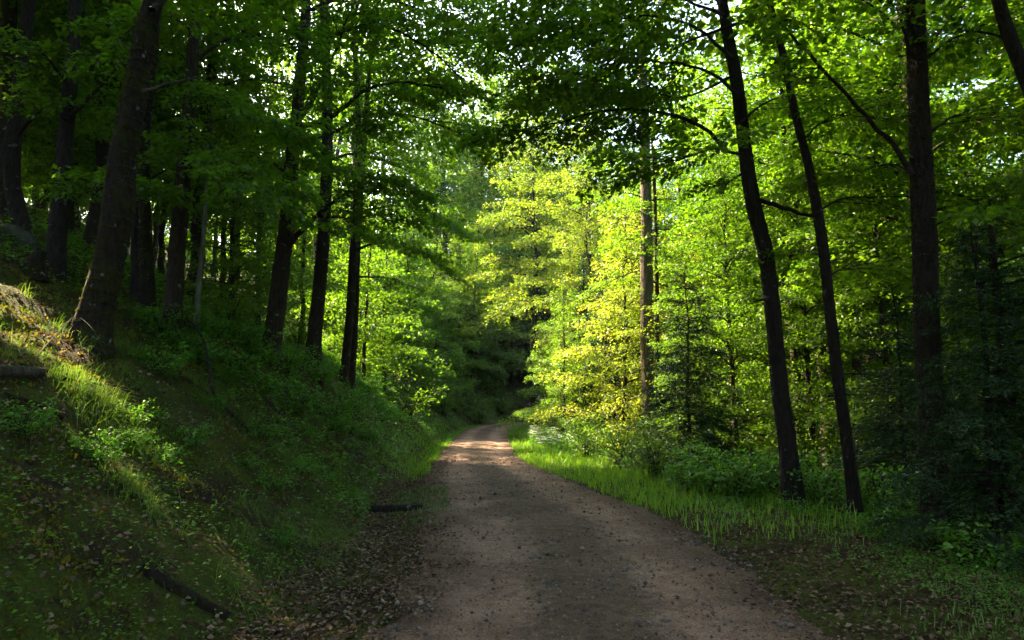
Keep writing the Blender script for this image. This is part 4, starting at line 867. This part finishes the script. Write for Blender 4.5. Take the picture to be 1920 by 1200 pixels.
# ----------------------------------------------------------------------------- fallen wood, stones, flowers
def cut_material():
    m, nt = new_mat('cut_log_end'); oc = objcoord(nt)
    n = noise(nt, 9, 4, .6, oc); principled(nt, ramp(nt, n, [(.3, (.20, .045, .018)), (.7, (.36, .10, .04))]), .8); return m
M['cut'] = cut_material()
def log_thing(name, label, A, B, r, seed, mat='deadwood', cat='log', ends=False, taper=.85, group=None, wig=.03, k=14):
    rng = np.random.default_rng(seed); A = np.asarray(A, float); B = np.asarray(B, float); c = (A + B) / 2; n = max(8, int(np.linalg.norm(B - A) / .12))
    t = np.linspace(0, 1, n)[:, None]; p = A + (B - A) * t - c; p += np.cumsum(rng.normal(0, wig * r, (n, 3)), 0) * np.minimum(t, 1 - t) * 2
    T = thing(name, label, cat, c, 0, group); W = Wood(); W.tube(p, np.linspace(r, r * taper, n), k, rng, .07)
    obj('bark', W.mesh('bark', M[mat]), T)
    if ends:
        for e, q, rr_ in ((0, p[0] - (p[1] - p[0]) * .03, r), (1, p[-1] + (p[-1] - p[-2]) * .03, r * taper)):
            w2 = Wood(); d = nrm(p[1] - p[0]); w2.tube(np.stack([q - d * .012, q + d * .012]), [rr_ * .93] * 2, 16); obj('cut_end', w2.mesh('cut_end', M['cut']), T)
    return T
for i, (px, py, rr_, lb) in enumerate([(978, 776, .46, 'largest log of the stack by the bend, lying at its outer side'), (995, 781, .42, 'middle log of the stack by the bend with a red cut end'), (1011, 783, .34, 'smallest log of the stack by the bend with a red cut end'), (990, 769, .3, 'grey barked log lying on top of the stack by the bend')]):
    q = P(px, py, 57.5 - .1 * i); q[2] = Z(q[0], q[1]) + rr_ - .05 if i < 3 else Z(q[0], q[1]) + 1.12
    log_thing('cut_log', lb, q, q + np.array([1.2, 4.0, .9]), rr_, 200 + i, 'bark_grey' if i == 3 else 'bark', ends=True, group='stacked logs at the bend')
def ground_log(name, label, a, b, r, seed, lift=0.6, **kw):
    A = ground_hit(*a); B = ground_hit(*b); A[2] += r * lift; B[2] += r * lift; return log_thing(name, label, A, B, r, seed, **kw)
ground_log('fallen_log', 'weathered grey broken log lying on the sunlit moss at the picture edge', (-40, 716), (74, 716), .062, 210, 1.1)
ground_log('fallen_log', 'dark mossy log half sunk in the foot of the bank', (262, 1070), (425, 1160), .045, 211, .1, mat='bark_moss')
ground_log('drain_beam', 'short dark wooden beam lying across the ditch at the track edge', (690, 960), (792, 956), .055, 212, .7, mat='bark_dark', cat='beam', wig=.01)
ground_log('root', 'golden mossy root running over the sunlit bank', (40, 690), (260, 735), .025, 213, .8, mat='bark_moss', cat='root', wig=.8)
ground_log('root', 'thin mossy branch lying beside the longer sunlit root', (10, 742), (120, 790), .018, 214, .8, mat='bark_moss', cat='branch', wig=.8)
def fallen_branch():
    rng = np.random.default_rng(215)
    pts = [(262, 622), (330, 622), (372, 660), (392, 720), (405, 762), (440, 790), (470, 815)]
    p = np.array([ground_hit(*q) + UP * h for q, h in zip(pts, (.10, .30, .34, .22, .12, .06, .0))]); c = p[-1].copy()
    T = thing('fallen_branch', 'dead bare branch arching over the bank below the dark trunks', 'branch', c)
    W = Wood(); rp = resample(p - c, 44); W.tube(rp, np.linspace(.008, .028, 44), 7, rng, .08); obj('limb', W.mesh('limb', M['twig']), T)
    for i in range(7):
        k = rng.integers(3, 36); w = Wood(); d = nrm(rng.normal(0, 1, 3) + np.array([0, -.3, .4])); l = rng.uniform(.25, .6)
        w.tube(resample(np.stack([rp[k], rp[k] + d * l * .5, rp[k] + d * l + rng.normal(0, .08, 3)]), 8), np.linspace(.009, .003, 8), 5); obj('twig', w.mesh('twig', M['twig']), T)
fallen_branch()
def bare_twig(label, pts, hs, r, seed):
    p = np.array([ground_hit(*q) + UP * h for q, h in zip(pts, hs)]); c = p[0].copy(); rng = np.random.default_rng(seed); W = Wood(); W.tube(resample(p - c, 30), np.linspace(r, r * .3, 30), 6, rng, .06)
    o = obj('dead_twig', W.mesh('dead_twig', M['deadwood']), None, c); tag(o, label, 'twig')
bare_twig('pale arching dead twig at the foot of the leaning mossy beech', [(60, 690), (105, 655), (140, 640), (165, 660), (200, 700)], (.02, .16, .3, .32, .15), .010, 216)
bare_twig('thin dead stick lying down the bank below the fallen branch', [(480, 935), (530, 965), (590, 1000)], (.03, .04, .02), .014, 217)

def boulder(name, label, c, s, seed, mat, sub=4):
    rng = np.random.default_rng(seed); import bmesh
    bm = bmesh.new(); bmesh.ops.create_icosphere(bm, subdivisions=sub, radius=1.0)
    pl = [(nrm(rng.normal(0, 1, 3)), rng.uniform(.62, .95)) for _ in range(16)]
    for v in bm.verts:
        p = np.array(v.co)
        for nn, dd in pl:
            e = p @ nn - dd
            if e > 0: p = p - nn * e * .9
        p = p * (1 + .07 * float(vnoise(np.array(p[0] * 3 + p[2] * 1.7), np.array(p[1] * 3 - p[2] * 2.1), seed)))
        v.co = p * np.array(s)
    me = bpy.data.meshes.new(name); bm.to_mesh(me); bm.free(); me.materials.append(mat); me.polygons.foreach_set('use_smooth', np.ones(len(me.polygons), bool))
    o = obj(name, me, None, c); o.rotation_euler = (0, 0, rng.uniform(0, 6)); tag(o, label, 'boulder' if s[0] > .3 else 'stone'); return o
def stone_mat():
    m, nt = new_mat('mossy_stone'); oc = objcoord(nt); n = noise(nt, 8, 5, .65, oc); n2 = noise(nt, 2.2, 4, .6, oc)
    c = mixc(nt, ramp(nt, n2, [(.38, (0, 0, 0)), (.5, (1, 1, 1))]), ramp(nt, n, [(.3, (.03, .028, .022)), (.7, (.09, .085, .07))]), (.022, .032, .007)); principled(nt, c, .95, n, .8, .03); return m
M['stone'] = stone_mat()
b = P(22, 520, 12.6); b[2] = Z(b[0], b[1]); boulder('mossy_boulder', 'big mossy boulder on the slope at the picture edge', b + UP * .05, (.5, .5, .36), 301, M['stone'])
b = P(84, 530, 12.2); b[2] = Z(b[0], b[1]); boulder('mossy_boulder', 'small mossy boulder leaning against the bigger one', b + UP * .12, (.34, .3, .3), 302, M['stone'], 3)
b = ground_hit(1092, 846); boulder('stone', 'pale stone in the grass beside the white flowers', b + UP * .06, (.2, .16, .13), 303, M['stone'], 3)
b = ground_hit(1265, 985); boulder('stone', 'small stone lying at the edge of the track', b + UP * .01, (.06, .05, .04), 304, M['stone'], 2)

def stump():
    b = P(60, 545, 11.2); b[2] = Z(b[0], b[1]); T = thing('tree_stump', 'little dark knobbly stump before the boulder', 'stump', b); rng = np.random.default_rng(305)
    W = Wood(); W.tube(np.array([[0, 0, -.1], [0, 0, .1], [.04, 0, .28], [.10, .02, .42]]), [.16, .13, .10, .08], 12, rng, .12, .6); obj('trunk', W.mesh('trunk', M['bark_moss']), T)
    W = Wood(); W.tube(np.array([[0, 0, .05], [-.14, -.05, .12], [-.24, -.08, .06]]), [.07, .05, .03], 8, rng, .1); obj('root', W.mesh('root', M['bark_moss']), T)
stump()

# white umbels on the verge
def umbel_proto():
    rng = np.random.default_rng(401); st = Wood(); lv = Leaves(); fo = Leaves()
    for k in range(4):
        a = rng.uniform(0, 6.28); h = rng.uniform(.5, .85); top = np.array([math.cos(a) * .12, math.sin(a) * .12, h]); st.tube(np.stack([[0, 0, -.03], top * [.3, .3, .5], top]), [.005, .004, .003], 5)
        for j in range(11):
            b = rng.uniform(0, 6.28); r = .10 * math.sqrt(rng.uniform(0, 1)); c = top + np.array([r * math.cos(b), r * math.sin(b), .04 - r * .2]); st.tube(np.stack([top, c]), [.0018, .001], 3, cap=False)
            m = 9; p = c + rng.normal(0, .014, (m, 3)) * [1, 1, .35]; lv.add(p, nrm(rng.normal(0, 1, (m, 3)) * [1, 1, .2]), nrm(UP + rng.normal(0, .3, (m, 3))), np.full(m, .022), np.full(m, .018), rng.uniform(0, 1, m))
    m = 160; a = rng.uniform(0, 6.28, m); d = np.stack([np.cos(a), np.sin(a), rng.uniform(-.2, .4, m)], 1); p = d * rng.uniform(.03, .22, m)[:, None] + UP * rng.uniform(.08, .4, m)[:, None]
    fo.add(p, d, nrm(UP + rng.normal(0, .4, (m, 3))), rng.uniform(.04, .08, m), rng.uniform(.02, .035, m), rng.uniform(0, 1, m))
    return st.mesh('stem', M['shrub']), lv.mesh('flower_head', M['flower']), fo.mesh('foliage', M['herb'])
um = umbel_proto(); ru = np.random.default_rng(402)
for i in range(26):
    t = ru.uniform(0, 1); y = 33 - 13 * t + ru.normal(0, .6); u0 = np.interp(y, RCS[:260, 1], RCS[:260, 0]) + 1.4 + ru.uniform(.7, 1.9)
    T = thing('umbel_plant', 'white flowered umbel plant on the bright grassy verge', 'flower', (u0, y, Z(u0, y)), ru.uniform(0, 6), 'white umbels on the verge', ru.uniform(.75, 1.1))
    obj('stem', um[0], T); obj('flower_head', um[1], T, kind='stuff'); obj('foliage', um[2], T, kind='stuff')
